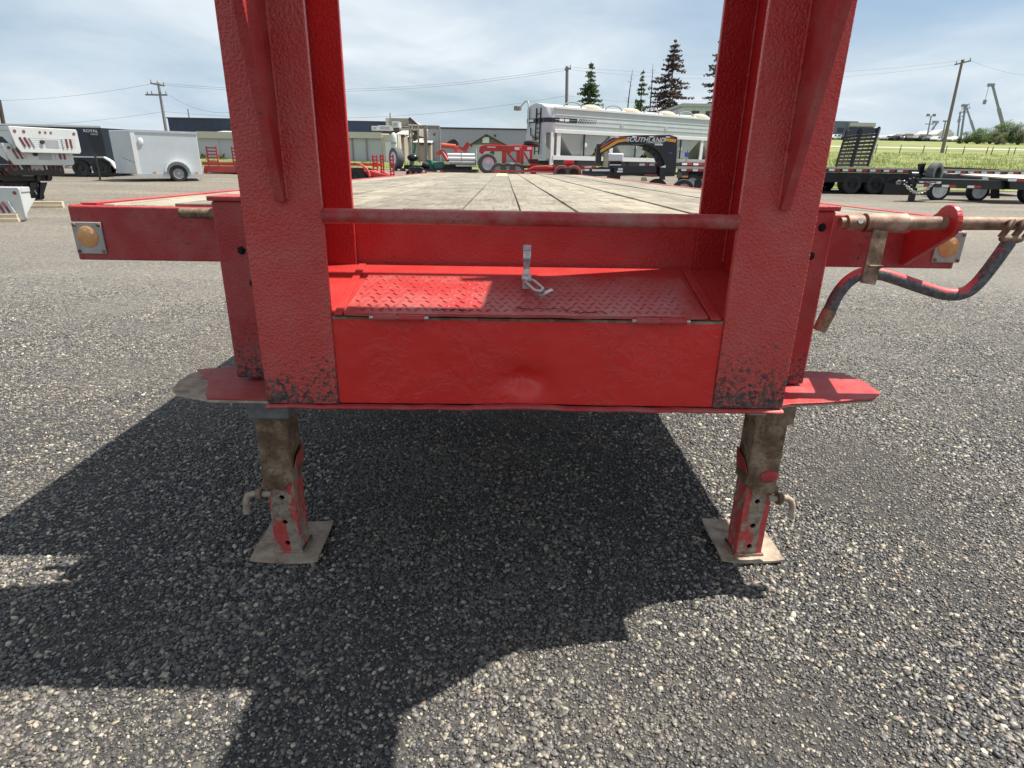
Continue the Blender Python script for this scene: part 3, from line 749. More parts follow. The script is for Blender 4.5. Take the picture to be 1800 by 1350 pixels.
    # right cross shaft, coupling, carrier and crank
    ys, zs = 1.715, 1.167
    cs = sub('cross_shaft', T)
    MB().tube([(.94, ys, zs), (1.0, ys, zs)], .0145, 16).build('shaft_stub', 'brown_shaft', cs, 40)
    MB().lathe([(.001, 0), (.021, 0), (.021, .045), (.014, .047), (.014, .052), (.026, .052), (.0265, .09), (.0255, .13), (.0265, .165), (.019, .168), (.0185, .30), (.018, .53), (.001, .53)], (.957, ys, zs), (1, 0, .01), 20).build('coupling', 'brown_shaft', cs, 40)
    MB().lathe([(.0075, 0), (.0075, .004), (.001, .004)], (.985, ys - .0195, zs + .006), (0, -1, .3), 10).build('roll_pin', 'latch_steel', cs, 40)
    # red carrier lug on the front beam
    poly = [(1.8695, 1.125), (1.8695, 1.032), (1.852, 1.032)]
    for k in range(11):
        t = math.radians(-125 - 205 * k / 10 + 0); poly.append((ys + .047 * math.cos(t), zs + .006 + .047 * math.sin(t)))
    MB().prism([(1.236, y, z) for y, z in poly], (.018, 0, 0)).build('shaft_carrier', 'red_bright', T, bevel=.003)
    # crank
    ck = sub('crank_handle', T)
    raw = [(.935, 1.69, .885), (.948, 1.69, .925), (.960, 1.69, .968), (.985, 1.69, 1.008), (1.025, 1.69, 1.031), (1.085, 1.69, 1.027), (1.18, 1.685, .999), (1.26, 1.68, .978), (1.315, 1.68, .980), (1.345, 1.68, 1.003), (1.372, 1.68, 1.05), (1.405, 1.68, 1.125)]
    pts = []
    for i in range(len(raw) - 1):
        p0, p1, p2, p3 = (Vector(raw[max(0, min(len(raw) - 1, i + d))]) for d in (-1, 0, 1, 2))
        for k in range(5):
            t = k / 5; pts.append(.5 * ((2 * p1) + (p2 - p0) * t + (2 * p0 - 5 * p1 + 4 * p2 - p3) * t * t + (3 * p1 - p0 - 3 * p2 + p3) * t ** 3))
    pts.append(Vector(raw[-1]))
    MB().tube(pts, .0178, 14).build('crank_tube', 'crank_paint', ck, 60)
    MB().tube([(.927, 1.688, .862), (.947, 1.688, .924)], [.0185, .0195], 12).build('grip_sleeve', 'rusty_steel', ck, 50)
    # end fork joining crank and shaft
    m = MB()
    e = Vector(raw[-1]); t_ = Vector((1.438, 1.70, zs + .008))
    m.sphere(e + Vector((.004, 0, .008)), (.036, .014, .013), 14, 8)
    for dx in (-.028, .008, .040):
        m.tube([e + Vector((dx, 0, .012)), e + Vector((dx * 1.0 + .006, -.006, .032)), e + Vector((dx * .9 + .016, -.004, .055)), (min(1.47, e.x + dx * .9 + .024), 1.708, zs + .004)], .0085, 8)
    m.build('crank_fork', 'rusty_steel', ck, 60)
    # strap that hangs the crank under the shaft
    m = MB(); m.bar((1.045, 1.692, 1.150), (1.028, 1.668, 1.005), .044, .006, up=(0, -1, 0)); m.box(1.022, 1.062, 1.668, 1.676, 1.052, 1.057)
    m.build('crank_strap', 'rusty_steel', T, bevel=.0015)
    # axles under the far half
    for y in (7.6, 8.5):
        for x in (-1.05, -.78, .88, 1.15): wheel(T, (x, y, .38), (1, 0, 0), .38, .22, 'rim_grey')
flatbed()
# ================================================================== BACKGROUND THINGS
def line(pA, YA, pB, YB_):
    """ground origin under pixel A, heading to pixel B: (x, y, base z, rz, length)"""
    a = P(*pA, YA); b = P(*pB, YB_); d = Vector((b.x - a.x, b.y - a.y)); return a.x, a.y, zt(a.x, a.y), math.atan2(d.y, d.x), d.length
_white = MB().box(-.5, .5, -.003, .003, -.5, .5).build('reflective_tape', 'tape_white'); _red = MB().box(-.5, .5, -.003, .003, -.5, .5).build('reflective_tape', 'tape_red')
def tape(parent, x0, x1, y, z, n, h=.05, duty=.55, first=0, slope=0.):
    """red and white reflective patches along a rail; each a piece of its own"""
    p = (x1 - x0) / n
    for i in range(n):
        xa = x0 + p * i; w = p * duty
        for k, src in ((0, _white), (1, _red)):
            share(src, parent, (xa + w * (.25 + .5 * k), y, z + slope * (xa - x0)), (0, -math.atan(slope) if slope else 0, 0), (w / 2, 1, h))
# ---------------------------------------------------------------- truck beds at the far left
def bed_proto(name, mat, label, loc, rz, Wd=2.25, Hh=.62, Ld=2.6, group='truck beds waiting to be fitted'):
    """flatbed truck deck seen from its tail skirt; local x along the skirt, y forward"""
    T = thing(name, label, 'truck bed', loc, rz, group)
    ch = .16
    MB().prism([(.05, 0, .16), (.14, 0, 0), (Wd - .05, 0, 0), (Wd, 0, .06), (Wd, 0, Hh - .04), (Wd - .02, 0, Hh), (0, 0, Hh), (-.02, 0, Hh - .05)], (0, .05, 0)).build('tail_skirt', mat, T, bevel=.012)
    MB().box(.0, Wd, .052, Ld, Hh - .10, Hh).build('deck', mat, T, bevel=.01)
    for x in (.02, Wd - .06):
        MB().prism([(x, .052, Hh - .102), (x, .052, .1), (x, .5, Hh - .24), (x, Ld, Hh - .24), (x, Ld, Hh - .102)], (.04, 0, 0)).build('side_skirt', mat, T)
    for k in range(5):
        MB().box(.25, Wd - .1, -.004, 0, .16 + k * .05, .166 + k * .05).build('ridge', mat, T)
    lamp_r = []
    for x0 in (.32, Wd - .33):
        for k in range(3):
            x = x0 + (k - 1) * .105; sl = (-.04 if x0 < 1 else .0)
            m = MB().tube([(x + sl * 1.0, -.006, .37), (x - sl, -.006, .15)], .025, 8)
            m.build('tail_lamp', 'tail_lens' if (k != (2 if x0 < 1 else 0)) else 'silver', T, 50)
    for x in (Wd * .5 - .13, Wd * .5, Wd * .5 + .13): MB().cyl((x, 0, Hh - .11), (x, -.012, Hh - .11), .028, n=12).build('marker_lamp', 'tail_lens', T, 40)
    for x in (.10, .30, Wd - .10): MB().cyl((x, 0, Hh - .11), (x, -.012, Hh - .11), .036, n=12).build('marker_lamp', 'tail_lens', T, 40)
    MB().box(Wd * .46, Wd * .66, -.006, .001, .13, .33).build('plate_recess', 'rim_grey', T)
    MB().cyl((Wd * .415, 0, .27), (Wd * .415, -.05, .27), .05, n=10).build('plug_socket', 'black_matte', T, 40)
    return T
def beds():
    Y = 16.5
    a = P(26, 264, Y); b = P(143, 266, Y + 1.4); rz = math.atan2(b.y - a.y, b.x - a.x)
    L_ = math.hypot(b.x - a.x, b.y - a.y)
    z1 = P(40, 268, Y).z; z2 = P(36, 290, Y).z
    k = L_ / 2.25
    b1 = bed_proto('truck_bed', 'aluminium', 'white truck bed with red lamps on top of its stack', (a.x, a.y, z1), rz, L_, .62)
    b2 = bed_proto('truck_bed', 'aluminium', 'white truck bed second from the top of the stack', (a.x - .22, a.y - .05, z2), rz, L_, .52)
    z3 = P(30, 309, Y).z
    b3 = bed_proto('truck_bed', 'black_paint', 'black truck bed lying under the two white ones', (a.x - .5, a.y + .05, z3), rz, L_ * .93, z2 - z3 - .01)
    # black beds lower down, ends of their hung skirts showing
    z0 = zt(a.x, a.y)
    b4 = bed_proto('truck_bed', 'black_matte', 'black truck bed with hanging skirts under the stack', (a.x - .75, a.y + .1, z0 + .62), rz, L_ * .84, max(.3, z3 - z0 - .63))
    b5 = bed_proto('truck_bed', 'black_matte', 'lowest black truck bed standing on timber blocks', (a.x - 1.0, a.y + .12, z0 + .12), rz, L_ * .78, .49)
    for t in (b4, b5):
        w = L_ * (.84 if t is b4 else .78)
        for dx in (0, .26):
            MB().prism([(w - .05 - dx, -.02, .46), (w + .12 - dx, -.02, .46), (w - .12 - dx, -.02, 0), (w - .18 - dx, -.02, 0)], (0, -.05, 0)).build('corner_plate', 'black_paint', t)
    c = P(0, 380, 13.2)
    b6 = bed_proto('truck_bed', 'aluminium', 'white truck bed on the ground cut by the left edge', (P(38, 380, 13.0).x - 1.15, 13.0, zt(0, 13) + .03), math.radians(6), 1.15, .66, .35)
    # timbers
    for i, (px, py, w, lab) in enumerate(((82, 357, .75, 'pale timber block beside the stacked black beds'), (54, 365, .5, 'short timber block under the stacked beds'), (6, 391, .6, 'timber block under the front white bed'))):
        p = P(px, py, 16.4 if i < 2 else 13.0); z = zt(p.x, p.y)
        t = thing('timber_block', lab, 'timber', (p.x, p.y, z), .25, 'timber blocks')
        MB().box(-w / 2, w / 2, -.06, .06, 0.0, .07).build('lower_timber', 'timber', t, bevel=.006)
        MB().box(-w / 2 + .05, w / 2 - .02, -.03, .1, .071, .16).build('upper_timber', 'timber', t, bevel=.006)
beds()
# ---------------------------------------------------------------- cargo trailers
def cargo():
    # black tandem trailer
    x, y, z, rz, L_ = line((-40, 300), 27.5, (192, 300), 28.2)
    T = thing('cargo_trailer', 'long black enclosed cargo trailer with tandem wheels and white fender', 'cargo trailer', (x, y, z), rz, 'enclosed cargo trailers')
    zb, ztp = .46, P(200, 225, 28.2).z - z
    MB().prism([(0, 0, zb), (L_, 0, zb), (L_ + .75, 1.2, zb), (L_, 2.4, zb), (0, 2.4, zb)], (0, 0, ztp - zb)).build('body', 'dark_side', T, bevel=.03)
    MB().box(-.02, L_ + .02, -.012, .02, ztp + .0, ztp + .07).build('roof_trim', 'white_paint', T)
    MB().box(.0, L_ - .6, -.01, -.001, zb - .12, zb - .02).build('sill', 'white_paint', T)
    MB().prism([(L_ - .35, -.006, zb + .05), (L_ - .02, -.006, zb + .05), (L_ - .02, -.006, ztp - .25), (L_ - .6, -.006, ztp - .25)], (0, .004, 0)).build('swoosh', 'black_paint', T)
    text('ROYAL', .16, 'white_paint', T, (L_ - .42, -.012, ztp - .14), sx=1.15); text('CARGO', .07, 'white_paint', T, (L_ - .30, -.012, ztp - .27), sx=1.2)
    r = .36
    wx = [L_ * (144 + 40) / 232., L_ * (179 + 40) / 232.]
    for q in wx: wheel(T, (q, .0, r), (0, -1, 0), r, .22, 'black_paint'); wheel(T, (q, 2.3, r), (0, 1, 0), r, .22, 'black_paint')
    pts = [(wx[0] - .62, 0, .38), (wx[0] - .5, 0, .66), (wx[0] - .25, 0, .84), (wx[1] + .25, 0, .84), (wx[1] + .5, 0, .66), (wx[1] + .64, 0, .38)]
    m = MB()
    for p, q in zip(pts, pts[1:]): m.bar(Vector(p) + Vector((0, -.06, 0)), Vector(q) + Vector((0, -.06, 0)), .30, .05, up=(0, 0, 1))
    m.build('fender', 'white_paint', T)
    MB().bar((L_ + .5, 1.2, .5), (L_ + 1.8, 1.2, .5), .1, .12).build('tongue', 'black_paint', T)
    MB().cyl((L_ + 1.2, 1.0, .08), (L_ + 1.2, 1.0, .9), .045, n=10).build('tongue_jack', 'black_matte', T, 40)
    # white single axle trailer
    Y = 25.5
    x, y, z, rz, L_ = line((243, 306), Y, (356, 307), Y + 1.15)
    T = thing('cargo_trailer', 'plain white enclosed cargo trailer with one axle and pointed nose', 'cargo trailer', (x, y, z), rz, 'enclosed cargo trailers')
    zb, ztp = P(243, 306, Y).z - z, P(233, 229, Y).z - z
    nose = P(213, 228, Y + .9); nx = -((P(233, 229, Y) - nose).length)
    MB().prism([(0, 0, zb), (L_, 0, zb), (L_, 1.9, zb), (0, 1.9, zb), (-.75, .95, zb)], (0, 0, ztp - zb)).build('body', 'white_side', T, bevel=.02)
    MB().box(-.02, L_ + .02, -.02, .02, ztp - .06, ztp + .03).build('roof_trim', 'silver', T)
    MB().box(-.03, .12, -.016, .001, zb, ztp - .061).build('corner_trim', 'white_paint', T)
    MB().box(-.02, L_ + .01, -.018, .002, zb - .1, zb + .01).build('sill', 'silver', T)
    MB().prism([(-.02, -.022, zb + .02), (-.50, .60, zb + .02), (-.50, .60, zb + .62), (-.02, -.022, zb + .4)], (-.006, -.004, 0)).build('stone_guard', 'silver', T)
    for q in (.55, L_ - .9, L_ - .25): MB().box(q, q + .1, -.02, -.002, zb + .06, zb + .12).build('side_marker', 'tape_orange', T)
    MB().sphere((.28, -.02, ztp - .40), (.10, .03, .14), 12, 8).build('vent', 'white_paint', T, 60)
    q = L_ * (313 - 243) / 113.; r = .33
    wheel(T, (q, -.05, r), (0, -1, 0), r, .2, 'rim_grey'); wheel(T, (q, 1.9, r), (0, 1, 0), r, .2, 'rim_grey')
    m = MB()
    pr = [(q + .46 * math.cos(t), -.08, r + .02 + .46 * math.sin(t)) for t in np.linspace(0.1, math.pi - .1, 10)]
    for a, b in zip(pr, pr[1:]): m.bar(a, b, .24, .05, up=(0, 0, 1))
    m.build('fender', 'white_paint', T)
    MB().bar((-.6, .95, zb - .03), (-1.9, .95, zb - .03), .1, .1).build('tongue', 'black_paint', T)
    MB().cyl((-1.35, .75, .05), (-1.35, .75, 1.05), .04, n=10).build('tongue_jack', 'black_matte', T, 40)
cargo()
# ---------------------------------------------------------------- red equipment trailers with ramps
def ramp(parent, c, w, h, mat, n=6, name='ramp'):
    r = sub(name, parent, c)
    MB().box(-w / 2, -w / 2 + .05, -.03, .03, 0, h).box(w / 2 - .05, w / 2, -.03, .03, 0, h).build('ramp_rail', mat, r)
    for k in range(n): MB().box(-w / 2 + .051, w / 2 - .051, -.04, .04, h * (k + .5) / n - h * .2 / n, h * (k + .5) / n + h * .2 / n).build('rung', mat, r)
    return r
def red_trailers():
    Y = 32.
    x, y, z, rz, L_ = line((358, 305), Y, (470, 305), Y)
    T = thing('equipment_trailer', 'faded red equipment trailer with upright ladder ramps beyond the white cargo trailer', 'equipment trailer', (x, y, z), 0, 'red equipment trailers')
    g = lambda px: P(px, 300, Y).x - x
    zz = lambda py: P(380, py, Y).z - z
    MB().box(0, L_, 0, .1, zz(291), zz(285)).box(0, L_, 2.0, 2.1, zz(291), zz(285)).build('side_rail', 'red_trailer_pink', T)
    MB().box(.03, L_, .1, 2.0, zz(296), zz(292)).build('deck', 'red_trailer_pink', T)
    MB().prism([(0, .0, zz(303)), (L_, 0, zz(303)), (L_, 0, zz(291.5)), (0.2, 0, zz(291.5))], (0, -.06, 0)).build('beaver_tail', 'red_trailer_pink', T)
    ramp(T, ((g(365) + g(383)) / 2, .2, zz(292)), g(384) - g(365), zz(257) - zz(292), 'red_trailer', 6)
    ramp(T, (g(418), .2, zz(292)), g(384) - g(365), zz(257) - zz(292), 'red_trailer', 6)
    MB().box(g(360), g(364), -.08, .02, .0, zz(296)).build('rear_stand', 'red_trailer', T)
    for q in (g(430), g(450)): wheel(T, (q, -.1, .36), (0, -1, 0), .36, .22, 'black_paint')
    # second one, right of the left upright
    Y = 24.5
    x, y, z, rz, L_ = line((560, 305), Y, (696, 303), Y)
    T = thing('equipment_trailer', 'red equipment trailer with three small ladder ramps and a black wheel', 'equipment trailer', (x, y, z), 0, 'red equipment trailers')
    g = lambda px: P(px, 300, Y).x - x
    zz = lambda py: P(650, py, Y).z - z
    MB().box(0, g(655), 1.9, 2.0, zz(292), zz(287)).box(0, g(640), 0, .08, zz(300), zz(295)).build('side_rail', 'red_trailer', T)
    MB().prism([(0, .08, zz(300)), (g(650), .08, zz(300)), (g(692), .08, zz(311)), (g(692), .08, zz(313)), (g(650), .08, zz(304)), (0, .08, zz(304))], (0, 1.8, 0)).build('deck', 'red_trailer_pink', T)
    MB().prism([(g(637), 0, zz(300.5)), (g(695), 0, zz(312)), (g(695), 0, zz(315)), (g(676), 0, zz(315)), (g(637), 0, zz(306))], (0, .07, 0)).build('beaver_tail', 'red_trailer', T)
    r1 = ramp(T, (g(649), 1.2, zz(301)), g(654) - g(644), zz(272) - zz(301), 'red_trailer', 5)
    ramp(T, (g(668), .5, zz(306)), g(671) - g(664), zz(271) - zz(306), 'red_trailer', 6)
    r3 = ramp(T, (g(687), .3, zz(310)), g(691) - g(683), zz(271) - zz(310), 'red_trailer', 6)
    for k in range(2): MB().bar((g(664), .5, zz(300)), (g(690) - .1 * k, .3, zz(312)), .05, .05).build('ramp_brace', 'red_trailer_pink', T)
    r = .36; q = g(628)
    wheel(T, (q, -.16, r), (0, -1, 0), r, .22, 'black_paint'); wheel(T, (q - .85, -.16, r), (0, -1, 0), r, .22, 'black_paint'); wheel(T, (q, 2.1, r), (0, 1, 0), r, .22, 'black_paint')
    m = MB(); pr = [(q + .5 * math.cos(t), -.17, r + .06 + .46 * math.sin(t)) for t in np.linspace(0., math.pi * .6, 7)]
    for a, b in zip(pr, pr[1:]): m.bar(a, b, .25, .05, up=(0, 0, 1))
    m.build('fender', 'red_trailer_pink', T)
red_trailers()
# ---------------------------------------------------------------- machines in the middle
def machines():
    # low black trailer that carries the green seeder
    Y = 28.
    x, y, z, rz, L_ = line((690, 300), Y, (838, 301), Y)
    T = thing('lowboy_trailer', 'low black flat trailer carrying the green and red farm machines', 'flat trailer', (x, y, z), 0)
    g = lambda px: P(px, 300, Y).x - x; zz = lambda py: P(760, py, Y).z - z
    MB().box(0, L_, 0, .12, zz(302), zz(297)).box(0, L_, 2.1, 2.2, zz(302), zz(297)).build('side_rail', 'black_paint', T)
    MB().box(0.02, L_, .12, 2.1, zz(300), zz(297.5)).build('deck', 'black_matte', T)
    tape(T, g(699), g(727), -.006, zz(299.5), 2, .07); tape(T, g(743), g(756), -.006, zz(301.5), 1, .1); tape(T, g(768), g(788), -.006, zz(301), 1, .08)
    for q in (g(725), g(735), g(800), g(812)): wheel(T, (q, .3, .33), (0, -1, 0), .33, .2)
    ztop = z + zz(297)
    # green rotary machine
    G = thing('seeder_frame', 'green tractor implement with tilted green arm and one big tyre', 'farm machine', (x, y + 1.0, ztop), 0)
    gx = lambda px: P(px, 300, Y + 1).x - x; gz = lambda py: P(720, py, Y + 1).z - ztop
    MB().bar((gx(722), 0, gz(296)), (gx(729), 0, gz(270)), .28, .16).build('lower_arm', 'teal_paint', G, bevel=.02)
    MB().prism([(gx(726), -.1, gz(274)), (gx(730), -.1, gz(274)), (gx(735), -.1, gz(252)), (gx(731), -.1, gz(252))], (0, .2, 0)).build('upper_arm', 'green_paint', G, bevel=.02)
    MB().sphere((gx(727), -.1, gz(277)), (.26, .2, .16), 12, 8).build('turntable', 'black_paint', G, 60)
    MB().box(gx(712), gx(760), -.3, .3, 0.0, gz(290)).build('chassis', 'black_matte', G, bevel=.03)
    MB().prism([(gx(752), -.4, gz(280)), (gx(760), -.4, gz(281)), (gx(764), -.4, gz(297)), (gx(757), -.4, gz(297))], (0, .8, 0)).build('side_plate', 'green_paint', G)
    MB().prism([(gx(763), -.4, gz(284)), (gx(781), -.4, gz(283)), (gx(781), -.4, gz(296)), (gx(765), -.4, gz(296))], (0, .9, 0)).build('hopper', 'teal_paint', G, bevel=.03)
    MB().cyl((gx(745), -.4, gz(288)), (gx(755), -.4, gz(292)), .14, n=10).build('drum', 'black_paint', G, 40)
    wheel(G, (gx(700), -.35, .42), (-.75, -.55, 0), .46, .34, 'rim_white', 'dusty_rubber', 28, .6)
    # red and white roller machine
    R = thing('mower_conditioner', 'red hay machine with stacked white rollers and black hood', 'farm machine', (x, y + .4, ztop), 0)
    gz = lambda py: P(800, py, Y + .4).z - ztop
    for k, (p0, p1, py) in enumerate(((790, 836, 273), (791, 837, 279), (793, 836, 286))):
        ro = MB().cyl((gx(p0), -.2 - .05 * k, gz(py)), (gx((p0 + p1) / 2) - .02, -.2 - .05 * k, gz(py)), .085, n=12).cyl((gx((p0 + p1) / 2) + .02, -.2 - .05 * k, gz(py)), (gx(p1), -.2 - .05 * k, gz(py)), .085, n=12)
        ro.build('roller', 'white_paint' if k < 2 else 'rim_grey', R, 40)
    MB().cyl((gx(804), -.25, gz(291)), (gx(836), -.25, gz(290.5)), .05, n=10).build('lower_bar', 'white_paint', R, 40)
    MB().cyl((gx(780), -.1, gz(256)), (gx(804), -.1, gz(258)), .10, n=12).build('lift_tube', 'vermilion', R, 40)
    MB().bar((gx(780), -.1, gz(265)), (gx(791), -.3, gz(283)), .16, .14).build('side_arm', 'red_trailer_pink', R, bevel=.02)
    MB().prism([(gx(770), -.1, gz(268)), (gx(776), -.1, gz(263)), (gx(783), -.1, gz(266)), (gx(781), -.1, gz(272)), (gx(771), -.1, gz(273))], (0, .2, 0)).build('hitch_block', 'vermilion', R, bevel=.02)
    hood = [(gx(784), .2, gz(254))] + [(gx(784 + 22 * t), .2, gz(254 - 10 * math.sin(t * 2.2))) for t in (.3, .6, .85)] + [(gx(807), .2, gz(249)), (gx(807), .2, gz(256))]
    MB().prism(hood, (0, .7, 0)).build('hood', 'black_paint', R, bevel=.03)
    MB().box(gx(801), gx(808), -.15, .3, gz(270), gz(257)).build('gearbox', 'vermilion', R, bevel=.02)
    MB().bar((gx(806), 0, gz(259)), (gx(818), 0, gz(262)), .12, .12).bar((gx(816), 0, gz(266)), (gx(826), 0, gz(251)), .16, .2).build('fold_arm', 'red_trailer', R)
    MB().box(gx(818), gx(838), .1, .5, gz(290), gz(261)).build('curtain', 'pale_wall', R)
    MB().box(gx(783), gx(830), -.1, .6, 0, gz(289)).build('base_frame', 'black_matte', R)
    # wheeled axle with white rim, behind the red goosenecks
    Wd = thing('single_wheel_axle', 'dusty tyre with pale rim under a curved white mudguard', 'wheel', (P(857, 285, Y).x, y + .2, ztop - .15), 0)
    wheel(Wd, (0, 0, .42), (.25, -1, 0), .43, .26, 'rim_white', 'dusty_rubber', 28, .62)
    MB().prism([(-.5, .12, .50), (-.32, .12, .82), (-.05, .12, 1.0), (.28, .12, 1.0), (.02, .12, .84), (-.26, .12, .62), (-.38, .12, .45)], (0, .25, 0)).build('mudguard', 'white_paint', Wd)
    MB().prism([(-.02, .14, .45), (.1, .14, .95), (.3, .14, .95), (.25, .14, .45)], (0, .18, 0)).build('green_bracket', 'green_paint', Wd)
machines()
def red_goosenecks():
    Y = 27.
    def neck(px0, px1, Yd, label, spare):
        x = P(px0, 280, Yd).x; z = zt(x, Yd)
        T = thing('gooseneck_trailer', label, 'gooseneck trailer', (x, Yd, z), 0, 'red gooseneck trailers')
        g = lambda px: P(px, 270, Yd).x - x; zz = lambda py: P(px0 + 30, py, Yd).z - z
        w = px1 - px0
        MB().prism([(g(px0), 0, zz(268)), (g(px0 + 1), 0, zz(259)), (g(px0 + 6), 0, zz(255.5)), (g(px0 + 15), 0, zz(254.5)), (g(px1), 0, zz(255.5)), (g(px1), 0, zz(265.5)), (g(px0 + 10), 0, zz(266)), (g(px0 + 5), 0, zz(272))], (0, .25, 0)).build('neck', 'red_trailer', T, bevel=.02)
        for a, b in ((px0 + w * .55, px0 + w * .66), (px0 + w * .9, px1)):
            MB().box(g(a), g(b), .03, .22, zz(289), zz(265)).build('upright', 'red_trailer', T)
        MB().bar((g(px0 + w * .68), .12, zz(268)), (g(px0 + w * .9), .12, zz(286)), .08, .08).build('diagonal_brace', 'red_trailer', T)
        MB().box(g(px0 + w * .35), g(px1) + 3.0, .0, 2.2, zz(295), zz(290)).build('deck', 'red_trailer', T)
        MB().box(g(px1) - .25, g(px1) - .05, -.01, -.002, zz(263), zz(258)).box(g(px0) + .35, g(px0) + .7, -.01, -.002, zz(259.5), zz(258)).build('decal', 'sticker', T)
        if spare: 
            s_ = MB().lathe([(.18, -.1), (.30, -.11), (.36, -.06), (.36, .06), (.30, .11), (.18, .1), (.17, 0), (.18, -.1)], (g(px1) - .05, .35, zz(252)), (0, .1, 1), 20).build('spare_tyre', 'tyre_rubber', T, 40)
        else:
            MB().box(g(px0 + 20), g(px0 + 38), .1, .5, zz(254.4), zz(251.5)).build('tool_tray', 'red_trailer', T)
        return T, g, zz
    T, g, zz = neck(842, 915, Y, 'red gooseneck trailer with curved neck and three grey wheels', False)
    for px in (877, 893, 909): wheel(T, (g(px), -.1, zz(300)), (0, -1, 0), .33, .22, 'rim_grey', 'dusty_rubber')
    m = MB(); pr = [(g(868), -.12, zz(298)), (g(871), -.12, zz(291.5)), (g(876), -.12, zz(289.5)), (g(918), -.12, zz(289.5)), (g(926), -.12, zz(291.5)), (g(930), -.12, zz(296))]
    for a, b in zip(pr, pr[1:]): m.bar(a, b, .3, .04, up=(0, 0, 1))
    m.build('fender', 'dusty_rubber', T)
    neck(890, 936, Y + 2.6, 'red gooseneck neck with a spare tyre on top behind the first', True)
    # low red trailer with rounded fender
    Y2 = 25.5
    x, y, z, rz, L_ = line((866, 302), Y2, (1022, 302), Y2)
    T = thing('tilt_trailer', 'low rust red trailer with tandem wheels under a rounded fender', 'equipment trailer', (x, y, z), 0)
    g = lambda px: P(px, 300, Y2).x - x; zz = lambda py: P(950, py, Y2).z - z
    MB().box(0, g(976), 0, .12, zz(303.5), zz(300)).box(0, g(1020), 1.9, 2.0, zz(303), zz(299)).build('side_rail', 'red_trailer_pink', T)
    MB().box(g(1016), g(1021), -.02, 1.9, zz(306), zz(290)).build('headboard', 'red_trailer', T)
    MB().prism([(g(928), .5, zz(299)), (g(940), .5, zz(292)), (g(962), .5, zz(290.5)), (g(980), .5, zz(293)), (g(982), .5, zz(299))], (0, 1.3, 0)).build('load_cover', 'red_trailer', T, bevel=.05)
    MB().box(g(975), g(1018), .14, 1.88, zz(296), zz(289)).build('bed_box', 'red_trailer', T)
    for px in (987, 1008): wheel(T, (g(px), -.05, zz(305)), (0, -1, 0), .33, .22, 'black_matte', 'dusty_rubber')
    m = MB(); pr = [(g(974), -.06, zz(304)), (g(977), -.06, zz(297)), (g(984), -.06, zz(294)), (g(1009), -.06, zz(293.5)), (g(1016), -.06, zz(296)), (g(1019), -.06, zz(303))]
    for a, b in zip(pr, pr[1:]): m.bar(a, b, .3, .05, up=(0, 0, 1))
    m.build('fender', 'red_trailer_pink', T)
    # small things standing on the red trailers
    for px, py, lab in ((938, 282, 'red hydraulic post standing between the red trailers'), (1000, 284, 'red bracket box on top of the low red trailer')):
        p = P(px, py, Y2 + 1.5); z = zt(p.x, p.y)
        t = thing('hydraulic_post', lab, 'machine part', (p.x, p.y, z))
        MB().box(-.12, .12, -.12, .12, 0, p.z - z - .1).build('post', 'red_trailer', t, bevel=.02)
        MB().box(-.2, .2, -.2, .2, p.z - z - .099, p.z - z + .06).build('cap', 'black_matte' if px < 950 else 'red_trailer', t, bevel=.02)
red_goosenecks()
